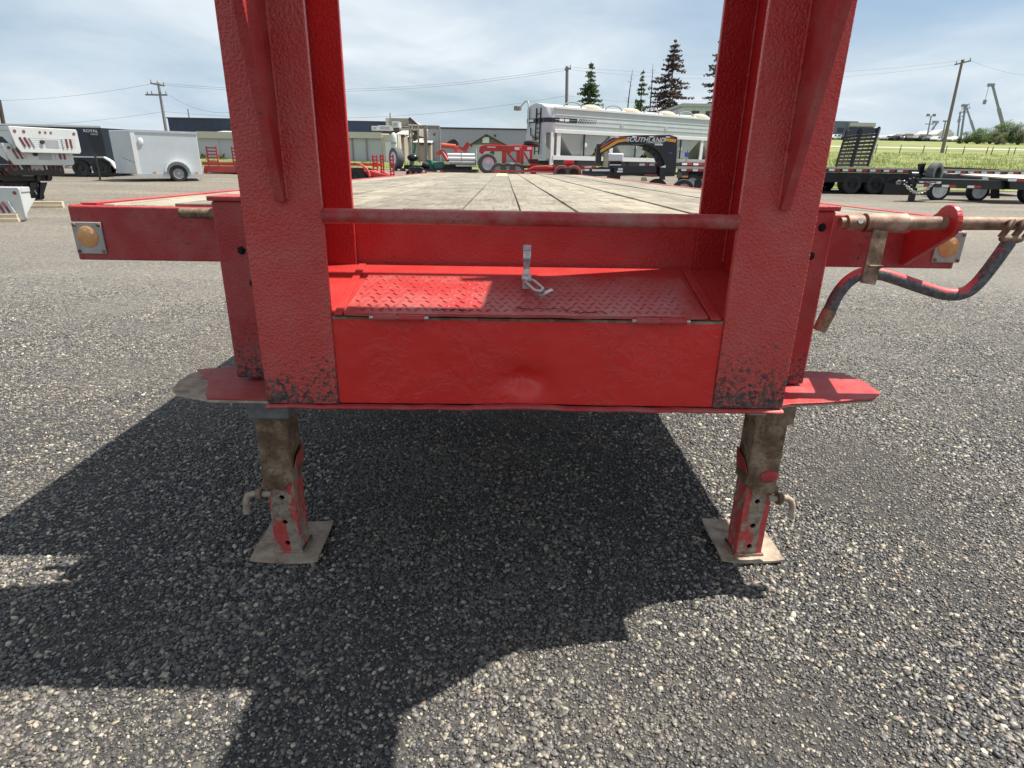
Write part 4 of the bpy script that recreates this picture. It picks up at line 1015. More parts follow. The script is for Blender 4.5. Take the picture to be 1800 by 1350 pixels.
# ---------------------------------------------------------------- grain hopper trailer
def hopper():
    Y = 34.
    x, y, z, rz, L_ = line((974, 240), Y, (1245, 246), 40.0)
    T = thing('grain_trailer', 'long white grain hopper trailer with black stripe, ladder and roof bows', 'grain trailer', (x, y, z), rz)
    zz = lambda py: P(976, py, Y).z - z
    L_ += 3.2; zt_, zb = zz(189), zz(233); zs = zz(279); Wd = 2.15
    def sect(x0, dy=0.):
        return [(x0, 0, zb), (x0, -.03, zb + .35), (x0, -.03, zt_ - .5), (x0, 0, zt_), (x0, .35, zt_ + .16), (x0, Wd / 2, zt_ + .26), (x0, Wd - .35, zt_ + .16), (x0, Wd, zt_), (x0, Wd, zb)]
    MB().prism(sect(0), (L_, 0, 0)).build('body', 'grain_white', T, bevel=.02)
    # rounded nose
    m = MB(); base = sect(0); rings = []
    for k, (dx, s_) in enumerate(((-.001, 1.), (-.22, .98), (-.38, .9), (-.48, .78))):
        rings += [(dx, Wd / 2 + (p[1] - Wd / 2) * s_, p[2]) for p in base]
    nb = len(base); m.v = rings; m.f = [(k * nb + i, k * nb + (i + 1) % nb, (k + 1) * nb + (i + 1) % nb, (k + 1) * nb + i) for k in range(3) for i in range(nb)] + [tuple(3 * nb + i for i in range(nb))]
    m.build('nose', 'white_side', T, 50)
    MB().box(-.05, L_, -.07, .02, zt_ - .05, zt_ + .06).build('top_rail', 'white_paint', T, bevel=.01)
    MB().box(0, L_, -.06, .02, zb - .02, zb + .16).build('bottom_rail', 'white_paint', T, bevel=.01)
    for k in range(3): MB().box(.02, L_, -.042, -.025, zb + .40 + k * .22, zb + .425 + k * .22).build('panel_rib', 'grain_white', T)
    # stripe wraps nose and side
    hz = (zz(206.5) + zz(214)) / 2; hh = zz(206.5) - zz(214.5)
    MB().box(0, 1.45, -.042, -.0315, hz - hh / 2, hz + hh / 2).build('stripe', 'black_paint', T)
    path = [(-.003, -.036), (-.23, -.012), (-.39, .09), (-.495, .25), (-.495, Wd - .25), (-.39, Wd - .09)]
    for (xa, ya), (xb, yb) in zip(path, path[1:]): MB().bar((xa, ya, hz - .02), (xb, yb, hz - .02), .02, hh, up=(0, 0, 1)).build('stripe', 'black_paint', T)
    MB().box(-.512, -.507, 1.25, 1.8, hz - hh * .3, hz + hh * .24).build('stripe_label', 'sticker', T)
    for k in range(11):
        a = 1.5 + k * .115; w = .07 - k * .004
        MB().prism([(a, -.0315, hz - hh / 2), (a + w, -.0315, hz - hh / 2), (a + w + .09, -.0315, hz + hh / 2), (a + .09, -.0315, hz + hh / 2)], (0, -.008, 0)).build('stripe_bar', 'black_paint', T)
    for a in (.28, .62): MB().box(a, a + .28, -.0475, -.0425, hz - hh * .27, hz + hh * .27).build('stripe_label', 'sticker', T)
    # hoppers
    nH = 4; pitch = (L_ - .4) / nH
    for k in range(nH):
        a = .35 + k * pitch; b = a + pitch - .25; c = (a + b) / 2
        top = [(a, .03, zb - .02), (b, .03, zb - .02), (b, Wd - .03, zb - .02), (a, Wd - .03, zb - .02)]
        bot = [(c - .55, .22, zs + .1), (c + .55, .22, zs + .1), (c + .55, Wd - .22, zs + .1), (c - .55, Wd - .22, zs + .1)]
        m = MB(); m.v = top + bot; m.f = [(0, 1, 5, 4), (1, 2, 6, 5), (2, 3, 7, 6), (3, 0, 4, 7), (4, 5, 6, 7)]
        m.build('hopper', 'hopper_inside', T)
        MB().cyl((c + .1, .02, zs + .75), (c + .1, .6, zs + .75), .12, n=10).build('sight_lamp', 'white_paint', T, 40)
        MB().box(c - .2, c + .2, .5, .9, zs - .25, zs + .099).build('chute', 'dusty_rubber', T)
    for a in (.30, .30 + pitch * .5 - .1, .3 + pitch, .3 + 1.5 * pitch, .3 + 2 * pitch, .3 + 2.5 * pitch, .3 + 3 * pitch):
        dk = abs((a - .3) / pitch - round((a - .3) / pitch)) > .2
        MB().box(a - (.03 if dk else .12), a + (.03 if dk else .12), -.03, .03, zs, zb - .021).build('rib_post', 'black_paint' if dk else 'white_paint', T)
    MB().box(-.05, L_, -.05, .06, zs - .05, zs + .17).build('sub_rail', 'white_paint', T)
    MB().box(.2, L_, .15, Wd - .15, zs - .32, zs - .051).build('chassis', 'black_matte', T)
    # nose frame: two shaded legs and a ladder
    MB().prism([(-.48, .1, zs), (-.48, .1, zb), (-.48, .85, zb), (-.48, .5, zs)], (.03, 0, 0)).build('nose_skirt', 'white_side', T)
    MB().prism([(-.48, 1.2, zs), (-.48, 1.4, zb), (-.48, 2.0, zb), (-.48, 2.0, zs)], (.03, 0, 0)).build('nose_skirt', 'white_side', T)
    MB().box(-.46, .5, .2, Wd - .2, zs - .1, zs - .001).build('nose_floor', 'silver', T)
    MB().box(-.2, .0, -.02, .1, zs - .45, zb).build('landing_gear', 'white_paint', T)
    ld = sub('ladder', T)
    for a in (.55, .95): MB().bar((-.58, a, zs + .2), (-.52, a, zt_), .05, .05).build('ladder_rail', 'black_matte', ld)
    for k in range(9): MB().bar((-.58 + .06 * k / 9, .575, zs + .35 + k * (zt_ - zs - .4) / 9), (-.58 + .06 * k / 9, .925, zs + .35 + k * (zt_ - zs - .4) / 9), .035, .035).build('rung', 'black_matte', ld)
    MB().tube([(-.54, 1.7, zb + .3), (-.52, 1.7, zt_), (-.56, 1.75, zt_ + .38), (-.60, 1.9, zt_ + .42), (-.66, 2.3, zt_ + .16), (-.66, 2.6, zt_ + .14)], .045, 8).build('auger_pipe', 'silver', T, 60)
    MB().box(-.81, -.51, 2.45, 2.8, zt_ - .02, zt_ + .2).build('work_lamp', 'pole_grey', T, bevel=.02)
    MB().tube([(-.52, 1.5, zb + .25), (-.58, 1.35, zb - .1), (-.58, 1.05, zb - .25), (-.58, .8, zb - .18)], .03, 6).build('hose', 'black_matte', T, 60)
    # roof bows and tarp humps
    k = 0; a = .7
    while a < L_ - 1.3:
        if k % 2 == 0:
            MB().tube([(a + .62 * (1 - math.cos(t)), .25, zt_ + .05 + .3 * math.sin(t)) for t in np.linspace(0, math.pi, 12)], .035, 6).build('roof_bow', 'pole_grey', T, 60)
        else:
            MB().sphere((a + .62, .55, zt_ + .06), (.75, .5, .28), 16, 8).build('hatch', 'tarp', T, 60)
            MB().cyl((a + 1.3, .3, zt_ + .05), (a + 1.3, .3, zt_ + .42), .03, n=6).build('bow_post', 'pole_grey', T)
        a += 1.42; k += 1
    for q in (4.6, 8.0): MB().cyl((q, -.03, hz - .1), (q, -.05, hz - .1), .12, n=16).build('side_port', 'pale_wall', T, 40)
    for q in (.6, .8): MB().box(.3 + q, .34 + q, -.035, -.0, zs - .2, zs - .06).build('tag_plate', 'tape_orange', T)
    for q in (L_ - 1.2, L_ - 2.5):
        wheel(T, (q, .1, .5), (0, -1, 0), .5, .3, 'rim_grey'); wheel(T, (q, Wd - .1, .5), (0, 1, 0), .5, .3, 'rim_grey')
    MB().box(.4, 2.6, .3, 2.2, zs - .6, zs - .33).build('toolbox', 'pale_wall', T)
hopper()
# ---------------------------------------------------------------- black gooseneck with lettering, right of centre
def black_gooseneck():
    Y = 21.
    x, y, z, rz, L_ = line((1053, 300), Y, (1196, 306), Y)
    T = thing('gooseneck_trailer', 'black gooseneck trailer with orange stripe and SOUTHLAND lettering on its arched neck', 'gooseneck trailer', (x, y, z), 0)
    S = lambda px, py: (P(px, py, Y).x - x, P(px, py, Y).z - z)
    def pr(name, mat, pts, y0, th, parent=T, bev=0): return MB().prism([(a, y0, b) for a, b in (S(*p) for p in pts)], (0, th, 0)).build(name, mat, parent, bevel=bev)
    outer = [(1053, 262), (1055, 257), (1072, 245), (1086, 239.5), (1120, 237.5), (1178, 237), (1191, 241), (1190, 268), (1188, 303), (1167, 303), (1168, 289), (1164, 277), (1157, 266), (1146, 258), (1134, 254.5), (1112, 253.5), (1090, 254), (1072, 262), (1055, 272)]
    pr('neck', 'black_paint', outer, 0, .22, T, .012)
    pr('neck', 'black_paint', outer, 1.0, .2, T, .012)
    st = [(1055.5, 263.5), (1085, 245.8), (1103, 243), (1103, 248), (1087, 250.5), (1055.5, 268.5)]
    pr('stripe', 'tape_orange', st, -.006, .005)
    pr('stripe', 'tape_orange', [(1166, 242.5), (1188.5, 244.5), (1188, 250.5), (1166, 247.5)], -.006, .005)
    pr('trim_stripe', 'vermilion', [(1056, 257.5), (1073, 248), (1086, 242), (1103, 240.8), (1103, 241.8), (1086, 243.8), (1073, 250.5), (1056, 260.5)], -.006, .005)
    a, b = S(1135, 246); text('SOUTHLAND', .19, 'white_paint', T, (a, -.012, b), sx=1.12, shear=.25)
    a, b = S(1148, 250.6); text('TRAILERS', .10, 'white_paint', T, (a, -.012, b + .01), sx=1.2, shear=.25)
    pr('sticker', 'sticker', [(1151, 252.5), (1165, 252.5), (1165, 255.5), (1151, 255.5)], -.006, .005)
    pr('sticker', 'blue_sign', [(1176, 267.5), (1182, 267.5), (1182, 270.5), (1176, 270.5)], -.006, .005)
    for px in (1084, 1115, 1145, 1174): 
        a, b = S(px, 240 + abs(px - 1130) * .02); share(_white, T, (a, -.006, b), None, (.14, 1, .04)); share(_red, T, (a + .14, -.006, b), None, (.12, 1, .04))
    # arch flange
    m = MB(); ar = [(1134, 255), (1146, 259), (1156, 267), (1163, 278), (1167, 290)]
    q = [Vector((S(*p)[0] - .02, .13, S(*p)[1])) for p in ar]
    for u, v in zip(q, q[1:]): m.bar(u, v, .3, .03, up=(0, 1, 0))
    m.build('arch_flange', 'black_matte', T)
    # coupler post and chain
    u, v = S(1054, 253); MB().box(u - .07, u + .10, .05, .30, S(1054, 288)[1], v).build('coupler_post', 'black_paint', T, bevel=.01)
    MB().tube([(S(1064, 265)[0], .1, S(1064, 265)[1]), (S(1066, 275)[0], .1, S(1066, 275)[1]), (S(1065, 294)[0], .1, S(1065, 294)[1])], .09, 8, jit=.6).build('chain_bundle', 'rope', T, 60)
    # base: lower frame and boxes
    pr('lower_rail', 'black_paint', [(1026, 300), (1060, 293), (1158, 290), (1190, 290), (1190, 310), (1150, 311), (1060, 306), (1026, 306)], .3, .12)
    pr('toolbox', 'black_paint', [(1080, 293.5), (1155, 291.5), (1155, 304), (1080, 304)], .05, .24, T, .01)
    for u0, u1, v0, v1 in ((1041, 1072, 297.5, 301), (1087, 1095, 295.5, 299), (1085, 1095, 300, 303), (1072, 1092, 289, 290.6), (1028, 1040, 292.5, 294.5), (1028, 1036, 297, 300.5)):
        pr('decal', 'sticker', [(u0, v0), (u1, v0), (u1, v1), (u0, v1)], .03, .012)
    for k, px in enumerate((1132, 1150)):
        a, b = S(px, 289.3); share(_white, T, (a, .28, b), None, (.18, 1, .07)); share(_red, T, (a + .16, .28, b), None, (.14, 1, .07))
    pr('rear_lamp_bar', 'tail_lens', [(1132, 306), (1156, 306.5), (1156, 309.5), (1132, 309)], .02, .02)
    pr('jack_foot', 'black_matte', [(1159, 292), (1168, 293), (1168, 316), (1159, 316)], -.1, .12)
    pr('white_cap', 'white_paint', [(1159, 294), (1168.5, 290), (1168.5, 295)], -.115, .012)
    pr('support', 'timber', [(1133, 312), (1139, 312), (1141, 319), (1131, 319)], .25, .2)
    for q in (-.6, .3): wheel(T, (L_ + q - .1, .2, .36), (0, -1, 0), .36, .22)
    # white tank behind the neck
    p = P(1071, 290, 24.5); t = thing('fuel_tank', 'white box tank seen under the black gooseneck arch', 'tank', (p.x, 24.5, zt(p.x, 24.5)))
    h0, h1 = P(1071, 283, 24.5).z - t.location.z, P(1071, 269, 24.5).z - t.location.z; w = P(1096, 280, 24.5).x - p.x
    MB().box(0, w, 0, .8, h0, h1).build('tank', 'sticker', t, bevel=.05); MB().box(.05, w - .05, .1, .7, 0, h0 - .001).build('tank_stand', 'black_matte', t)
    MB().cyl((w * .62, -.05, h0 - .2), (w * .62, .0, h0 - .2), .12, n=12).build('filter', 'black_paint', t, 40)
    # flat deck stack behind, toward the right upright
    for i, (ya, yb, yc, Yd, lab) in enumerate(((274, 286, 291, 25.5, 'upper of two black trailers stacked beside the black gooseneck'), (292.5, 297, 301, 24.2, 'lower pale decked trailer beside the black gooseneck'))):
        x2 = P(1193, 290, Yd).x; z2 = zt(x2, Yd); t = thing('deck_trailer', lab, 'flat trailer', (x2, Yd, z2), 0, 'trailers behind the right upright')
        g = lambda px: P(px, 290, Yd).x - x2; zz = lambda py: P(1215, py, Yd).z - z2
        Lr = g(1300)
        MB().box(.0, Lr, 0, 2.2, zz(yb), zz(ya) if i else zz(280)).build('deck', 'cream_deck' if i else 'pale_wall', t)
        MB().box(.0, Lr, -.04, .06, zz(yc), zz(yb) - .002).build('side_rail', 'black_paint', t)
        tape(t, g(1198), g(1258), -.045, zz((yb + yc) / 2), 3, .08, .9)
        if i: 
            for px in (1222, 1244): wheel(t, (g(px), .2, .38), (0, -1, 0), .38, .24)
            MB().box(g(1200), g(1212), -.02, .5, zz(313), zz(303)).build('battery_box', 'black_paint', t); MB().box(g(1201), g(1211), -.025, -.0205, zz(312), zz(309)).build('warning_label', 'tape_orange', t)
        else:
            MB().box(g(1205), g(1206) , -.03, 0, zz(286), zz(262)).build('sign_post', 'pole_grey', t)
            MB().box(g(1201), g(1208), -.06, -.032, zz(276), zz(268)).build('blue_sign', 'blue_sign', t)
            for q in (.8, 1.8): wheel(t, (q, 1.4, .38), (0, -1, 0), .38, .24)
            MB().box(.3, Lr, .8, 1.2, .5, zz(yb) - .01).build('main_beam', 'black_matte', t)
black_gooseneck()
# ---------------------------------------------------------------- right side trailers
def right_side():
    Y = 27.
    x, y, z, rz, L_ = line((1425, 297), Y, (1640, 301), Y + .2)
    T = thing('deckover_trailer', 'black deckover trailer with pale deck and raised ramps at its tail', 'flat trailer', (x, y, z), rz, 'black trailers at the right')
    g = lambda px: P(px, 300, Y).x - x; zz = lambda py: P(1500, py, Y).z - z
    Lr = g(1845)
    MB().box(0, Lr, .01, 2.4, zz(298), zz(294)).build('deck', 'cream_deck', T)
    MB().box(0, Lr, -.06, .0, zz(303), zz(297)).build('side_rail', 'black_paint', T)
    tape(T, g(1456), g(1604), -.066, zz(299.3), 6, .085, .8); tape(T, g(1660), g(1830), -.066, zz(299.3), 7, .085, .8)
    MB().box(0, Lr, .02, 2.1, zz(321), zz(303.5)).build('frame', 'black_paint', T)
    MB().box(g(1560), g(1612), -.15, .9, zz(341), zz(321.2)).build('underbody_box', 'black_matte', T)
    for px in (1505, 1548, 1580): wheel(T, (g(px), .15, .42), (0, -1, 0), .42, .3, 'black_matte')
    for px in (1505, 1548, 1580): wheel(T, (g(px), 2.2, .42), (0, 1, 0), .42, .3, 'black_matte')
    MB().bar((g(1660), .1, zz(292.5)), (g(1768), .1, zz(295)), .10, .10).build('stake_rail', 'black_paint', T)
    # ramps, leaning back
    for k, (pa, pb, pc, pd) in enumerate((((1474, 292), (1500, 292), (1520, 226), (1494, 230)), ((1503, 292), (1531, 292), (1553, 224), (1522, 227)))):
        rp = sub('ramp', T)
        A, B, C, D = (Vector((P(px, py, Y + 1.9 + q).x - x, 1.9 + q, P(px, py, Y + 1.9 + q).z - z)) for (px, py), q in ((pa, 0), (pb, 0), (pc, .5), (pd, .5)))
        MB().bar(A, D, .07, .16).build('ramp_rail', 'black_paint', rp); MB().bar(B, C, .10, .20).build('ramp_rail', 'black_paint', rp)
        n = 9
        for i in range(n):
            t = (i + .35) / (n + 1.2); MB().bar(A.lerp(D, t), B.lerp(C, t), .11, .07, up=(0, 1, .2)).build('rung', 'black_paint', rp)
        t0 = .86; MB()._add([A.lerp(D, t0), B.lerp(C, t0), C, D] , [(0, 1, 2, 3)]).build('ramp_tip', 'black_paint', rp)
        for u in (.35, .68): MB().bar(A.lerp(B, u), A.lerp(B, u).lerp(D.lerp(C, u), t0), .03, .03).build('ramp_web', 'black_paint', rp)
    MB().bar((g(1455), 1.8, zz(290)), (g(1480), 2.0, zz(274)), .08, .08).bar((g(1448), 1.8, zz(288)), (g(1478), 1.8, zz(292)), .10, .10).build('ramp_arm', 'black_paint', T)
    # pintle hitch trailer in front
    Y = 23.5
    x, y, z, rz, L_ = line((1600, 318), Y, (1800, 322), Y)
    T = thing('pintle_trailer', 'black pintle hitch trailer with spare tyre, chain and white wheels', 'flat trailer', (x, y, z), 0, 'black trailers at the right')
    S = lambda px, py, dy=0.: (P(px, py, Y + dy).x - x, dy, P(px, py, Y + dy).z - z)
    def pr(name, mat, pts, y0, th, bev=0): return MB().prism([S(px, py, y0) for px, py in pts], (0, th, 0)).build(name, mat, T, bevel=bev)
    pr('tongue_rail', 'black_paint', [(1612, 314), (1622, 313.5), (1738, 317), (1775, 318), (1775, 333), (1740, 333), (1612, 328)], 0, .14, .01)
    MB().bar(S(1612, 314, .5), S(1700, 312, 1.7), .16, .3).build('tongue_rail', 'black_paint', T)
    MB().bar(S(1620, 313.2, -.02), S(1738, 316.6, -.02), .03, .03).build('rail_edge', 'rim_grey', T)
    MB().bar(S(1622, 311.5, .2), S(1738, 314.0, .2), .2, .02).build('tongue_plate', 'black_matte', T)
    pr('decal', 'tape_white', [(1616, 318.5), (1655, 319), (1654, 322.8), (1640, 322.6), (1616, 320.6)], -.008, .006)
    a = S(1634, 320.5); text('SOUTHLAND', .075, 'black_paint', T, (a[0], -.018, a[2]), sx=1.1, shear=.3)
    for px in (1611, 1655.5, 1700):
        a, b = S(px, 325.5 + (px - 1611) * .03), S(px + 12, 325.8 + (px - 1611) * .03); c_ = S(px + 24, 326 + (px - 1611) * .03)
        w = b[0] - a[0]; share(_white, T, ((a[0] + b[0]) / 2, -.008, a[2]), None, (w, 1, .085)); share(_red, T, ((b[0] + c_[0]) / 2, -.008, b[2]), None, (w, 1, .085))
    # hitch
    MB().tube([S(1576, 321, .3), S(1580, 317.5, .3), S(1584, 319.5, .3), S(1582, 323, .3), S(1577, 323, .3)], .035, 8, True).build('pintle_eye', 'pole_grey', T, 60)
    MB().bar(S(1583, 321, .3), S(1603, 321, .3), .1, .16).bar(S(1600, 316, .3), S(1612, 318, .2), .3, .2).build('hitch_block', 'black_matte', T, bevel=.01)
    for px, py in ((1589, 318), (1594, 320.5), (1600, 314), (1606, 312), (1590, 324), (1602, 325)): MB().sphere(S(px, py, .15), (.045, .04, .022), 8, 6).build('bolt', 'silver', T, 60)
    MB().cyl(S(1605, 330, .25), S(1605, 306, .25), .09, n=12).build('jack_tube', 'black_paint', T, 40)
    MB().cyl(S(1600, 308, .25), S(1611, 308, .25), .13, n=12).build('jack_head', 'black_paint', T, 40)
    MB().box(S(1602, 340, .2)[0], S(1610, 340, .2)[0], .18, .34, .03, S(1602, 330, .2)[2]).box(S(1600, 340, .2)[0], S(1612, 340, .2)[0], .12, .4, 0., .03).build('jack_leg', 'black_matte', T)
    ch = [S(1593 + t * 47, 326.0 + 15 * math.sin(math.pi * min(1, t * 1.04)) ** .9 - 3 * t, -.05) for t in np.linspace(0, 1, 20)]
    for i, (p, q) in enumerate(zip(ch, ch[1:])):
        p, q = Vector(p), Vector(q); d = (q - p); n_ = d.cross(Vector((0, 1, 0))).normalized() if i % 2 else Vector((0, 1, 0))
        ringp = [p + d * (.5 - .68 * math.cos(t)) + n_ * .045 * math.sin(t) for t in np.linspace(0, 2 * math.pi, 10, endpoint=False)]
        MB().tube(ringp, .019, 5, True).build('chain_link', 'chain_steel', T, 60)
    # spare tyre
    sp = sub('spare_wheel', T, S(1642, 306, .45), (0, 0, math.radians(32)))
    r = .43
    MB().lathe([(.25, -.13), (.36, -.15), (.41, -.13), (r, -.08), (r, .08), (.41, .13), (.36, .15), (.25, .13), (.24, 0), (.25, -.13)], (0, 0, 0), (0, -1, 0), 28).build('spare_tyre', 'dusty_rubber', sp, 35)
    MB().lathe([(.24, .08), (.2, .02), (.08, .0), (.001, .0)], (0, 0, 0), (0, -1, 0), 20).build('spare_rim', 'black_matte', sp, 40)
    pr('spare_bracket', 'black_paint', [(1616, 288), (1628, 287), (1624, 300), (1620, 314), (1610, 314), (1617, 303)], .6, .1)
    # deck with pale boards, wheels behind the tongue
    q0 = S(1735, 312, .0)
    MB().prism([S(1662, 304.5, 1.9), S(1845, 308, 1.9), S(1845, 316, -.2), S(1775, 312.8, -.2)], (0, 0, -.05)).build('deck', 'cream_deck', T)
    pr('deck_rail', 'black_paint', [(1775, 313.2), (1850, 316), (1850, 336), (1775, 333)], -.2, .1)
    a = S(1782, 316.5, -.21); share(_white, T, (a[0] - .05, -.21, a[2]), None, (.32, 1, .09)); share(_red, T, (a[0] + .27, -.21, a[2]), None, (.3, 1, .09))
    pr('junction_box', 'silver', [(1727, 311), (1737, 311), (1737, 316), (1727, 316)], -.04, .03)
    for px in (1648, 1718): wheel(T, S(px, 337.5, 1.35)[:2] + (.42,), (0, -1, 0), .42, .26, 'rim_white', 'tyre_rubber', 28, .72)
    for px in (1648, 1718): wheel(T, S(px, 337.5, 3.0)[:2] + (.42,), (0, 1, 0), .42, .26, 'rim_white')
    wheel(T, S(1812, 338, .4)[:2] + (.45,), (0, -1, 0), .45, .3, 'black_matte')
    pr('mud_flap', 'black_matte', [(1742, 333), (1757, 333), (1757, 349), (1742, 349)], 1.0, .03)
    MB().prism([S(1760, 307, .8), S(1769, 307, .8), S(1765, 302, .8)], (0, .1, 0)).build('wheel_chock', 'black_paint', T)
right_side()
# ================================================================== BUILDINGS
def bx(parent, name, mat, X0, X1, Y0, Y1, Z0, Z1, bevel=0): return MB().box(X0, X1, Y0, Y1, Z0, Z1).build(name, mat, parent, bevel=bevel)
def buildings():
    Y = 65.; X = lambda px, d=Y: P(px, 260, d).x
    Z = lambda px, py, d=Y: P(px, py, d).z
    z0 = zt(-10, Y) - .1
    # navy block with beige gable end
    T = thing('warehouse', 'long warehouse with navy upper wall and beige gable end', 'building', (X(303, 70), 70, zt(X(303, 70), 70) - .1))
    ox, oz = T.location.x, T.location.z
    b0 = X(303, 70) - ox; b1 = X(683, 70) - ox; b2 = X(733, 70) - ox
    zt1, zb1 = Z(500, 212, 70) - oz, Z(500, 234.5, 70) - oz
    bx(T, 'wall', 'navy_wall', b0, b1, 0, 20, zb1, zt1); bx(T, 'lower_wall', 'pale_wall', b0, b1, .02, 19.9, 0, zb1 - .002)
    bx(T, 'roof_trim', 'trim_dark', b0 - .1, b1, -.08, 20, zt1, zt1 + .12)
    for k in range(1, 26): bx(T, 'panel_joint', 'trim_dark', b0 + (b1 - b0) * k / 26, b0 + (b1 - b0) * k / 26 + .04, -.02, -.0, zb1, zt1 - .01)
    for px in (325, 683): MB().cyl((X(px, 70) - ox, 2, zt1 + .12), (X(px, 70) - ox, 2, zt1 + 1.1), .07, n=6).build('roof_pipe', 'pole_grey', T)
    zg = Z(700, 208, 70) - oz; zc = Z(700, 237, 70) - oz
    bx(T, 'gable_wall', 'tan_wall', b1 + .01, X(722, 70) - ox, -.3, 14, zc, zg); bx(T, 'corner_trim', 'roof_cream', b1 - .1, b1 + .25, -.35, -.301, zc, zg)
    MB().prism([(X(722, 70) - ox + .01, -.2, zc), (X(722, 70) - ox + .01, -.2, zg), (X(736, 70) - ox, -.2, Z(736, 222, 70) - oz), (X(736, 70) - ox, -.2, zc)], (0, 12, 0)).build('lean_to', 'tan_wall', T)
    MB().bar((X(722, 70) - ox, -.4, zg), (X(737, 70) - ox, -.4, Z(737, 222, 70) - oz), .35, .3).build('barge_board', 'trim_dark', T)
    for py in (223, 229): bx(T, 'truss_rail', 'roof_cream', X(703, 70) - ox, X(736, 70) - ox, -.6, -.45, Z(720, py + .8, 70) - oz, Z(720, py - .8, 70) - oz)
    bx(T, 'dark_band', 'trim_dark', X(700, 70) - ox, X(736, 70) - ox, -.4, -.31, Z(720, 222.8, 70) - oz, Z(720, 221.5, 70) - oz)
    bx(T, 'dark_opening', 'trim_dark', X(727, 70) - ox, X(735, 70) - ox, -.42, -.25, Z(730, 236, 70) - oz, Z(730, 226, 70) - oz)
    bx(T, 'canopy', 'trim_dark', X(697, 70) - ox, X(737, 70) - ox, -1.2, .2, zc - .1, zc + .1)
    # low grey sheds in front
    def shed(name, lab, p0, p1, pyt, pyb, d, mat, roof, depth=12, rpy=None, group='low sheds by the warehouse'):
        xa, xb = X(p0, d), X(p1, d); zz = zt(xa, d) - .1
        t = thing(name, lab, 'building', (xa, d, zz), 0, group); w = xb - xa; h = Z((p0 + p1) / 2, pyt, d) - zz
        bx(t, 'wall', mat, 0, w, 0, depth, 0, h)
        h2 = Z((p0 + p1) / 2, rpy, d) - zz if rpy else h + .2
        MB().prism([(-.1, -.15, h + .002), (w + .1, -.15, h + .002), (w + .1, depth / 2, h2 + .35), (-.1, depth / 2, h2 + .35)], (0, 0, .12)).build('roof', roof, t)
        bx(t, 'eave', 'trim_dark', -.1, w + .1, -.2, -.151, h - .12, h + .1)
        n = max(2, int(w / 2.2))
        for k in range(1, n): bx(t, 'wall_joint', 'grey_wall', w * k / n, w * k / n + .05, -.025, -.001, 0, h - .13)
        return t, h, w
    t, h, w = shed('metal_shed', 'low pale grey shed in front of the navy warehouse, left end', 352, 420, 238.5, 285, 63, 'pale_wall', 'roof_cream', rpy=234)
    bx(t, 'fascia', 'roof_cream', -.1, w + .1, -.24, -.201, h - .25, h + .35)
    t, h, w = shed('metal_shed', 'low pale grey shed with downpipes behind the red ramps', 470, 671, 240, 285, 62, 'pale_wall', 'roof_cream', rpy=235)
    for px in (620, 645): MB().cyl((X(px, 62) - t.location.x, -.1, 0), (X(px, 62) - t.location.x, -.1, h), .06, n=6).build('downpipe', 'pole_grey', t)
    bx(t, 'fascia', 'roof_cream', -.1, w + .1, -.24, -.201, h - .1, h + .45)
    bx(t, 'end_wall', 'cream_wall', w + .001, w + 1.6, .1, 8, 0, h + .3); bx(t, 'door', 'white_paint', w + .35, w + .9, .05, .099, 0, 1.9)
    # silo tank
    d = 60.; xa, xb = X(687.5, d), X(698.5, d); zz = zt(xa, d); t = thing('storage_silo', 'white upright storage silo beside the beige sheds', 'silo', ((xa + xb) / 2, d, zz)); r = (xb - xa) / 2
    hh = Z(692, 233.5, d) - zz
    MB().lathe([(r, 0), (r, hh - .5), (r * .9, hh - .15), (r * .4, hh), (.001, hh + .05)], (0, 0, 0), (0, 0, 1), 24).build('tank', 'white_side', t, 40)
    bx(t, 'gauge', 'grey_wall', -.25, .25, -r - .02, -r + .05, hh * .62, hh * .7)
    for a in (-r, r): MB().cyl((a, -.2, 0), (a, -.2, hh * .3), .07, n=6).build('stay', 'pole_grey', t)
    # beige blocks
    t, h, w = shed('beige_shed', 'beige two storey block under the dark canopy', 698, 711, 238.5, 280, 64, 'tan_wall', 'roof_cream', 8); bx(t, 'window', 'trim_dark', w * .15, w * .4, -.05, -.001, h * .78, h * .92)
    t, h, w = shed('beige_shed', 'narrow cream shed with a dark door by the pipe rack', 705.5, 720, 243, 280, 66.5, 'cream_wall', 'roof_cream', 6); bx(t, 'door', 'trim_dark', w * .55, w * .8, -.05, -.001, 0, h * .45)
    t, h, w = shed('beige_shed', 'low beige block behind the pipe rack', 716, 757, 252.5, 282, 68, 'tan_wall', 'roof_cream', 8)
    # air handling units on the roof
    for p0, p1, py0, py1, lab in ((655, 666, 221.5, 229.5, 'small grey air unit at the left of the shed roof'), (666, 693, 220.5, 229.5, 'long grey air unit along the shed roof edge'), (691, 703, 213.5, 224, 'tall grey air unit by the beige gable')):
        d = 66.; xa, xb = X(p0, d), X(p1, d); za, zb = Z(p0, py1, d), Z(p0, py0, d)
        t = thing('air_unit', lab, 'air unit', (xa, d, za), 0, 'air units on the shed roof'); w = xb - xa
        bx(t, 'casing', 'aluminium', 0, w, 0, 1.6, 0, zb - za, .03)
        n = max(1, int(w / .8))
        for k in range(n): bx(t, 'louvre', 'rim_grey', w * (k + .15) / n, w * (k + .75) / n, -.03, -.001, (zb - za) * .2, (zb - za) * .8)
        bx(t, 'skid', 'trim_dark', 0, w, .1, 1.5, -.5, -.001)
    # pipe rack
    d = 63.; xa = X(720, d); zz = zt(xa, d); t = thing('pipe_rack', 'grey steel pipe rack bridging the gap between the buildings', 'pipe rack', (xa, d, zz))
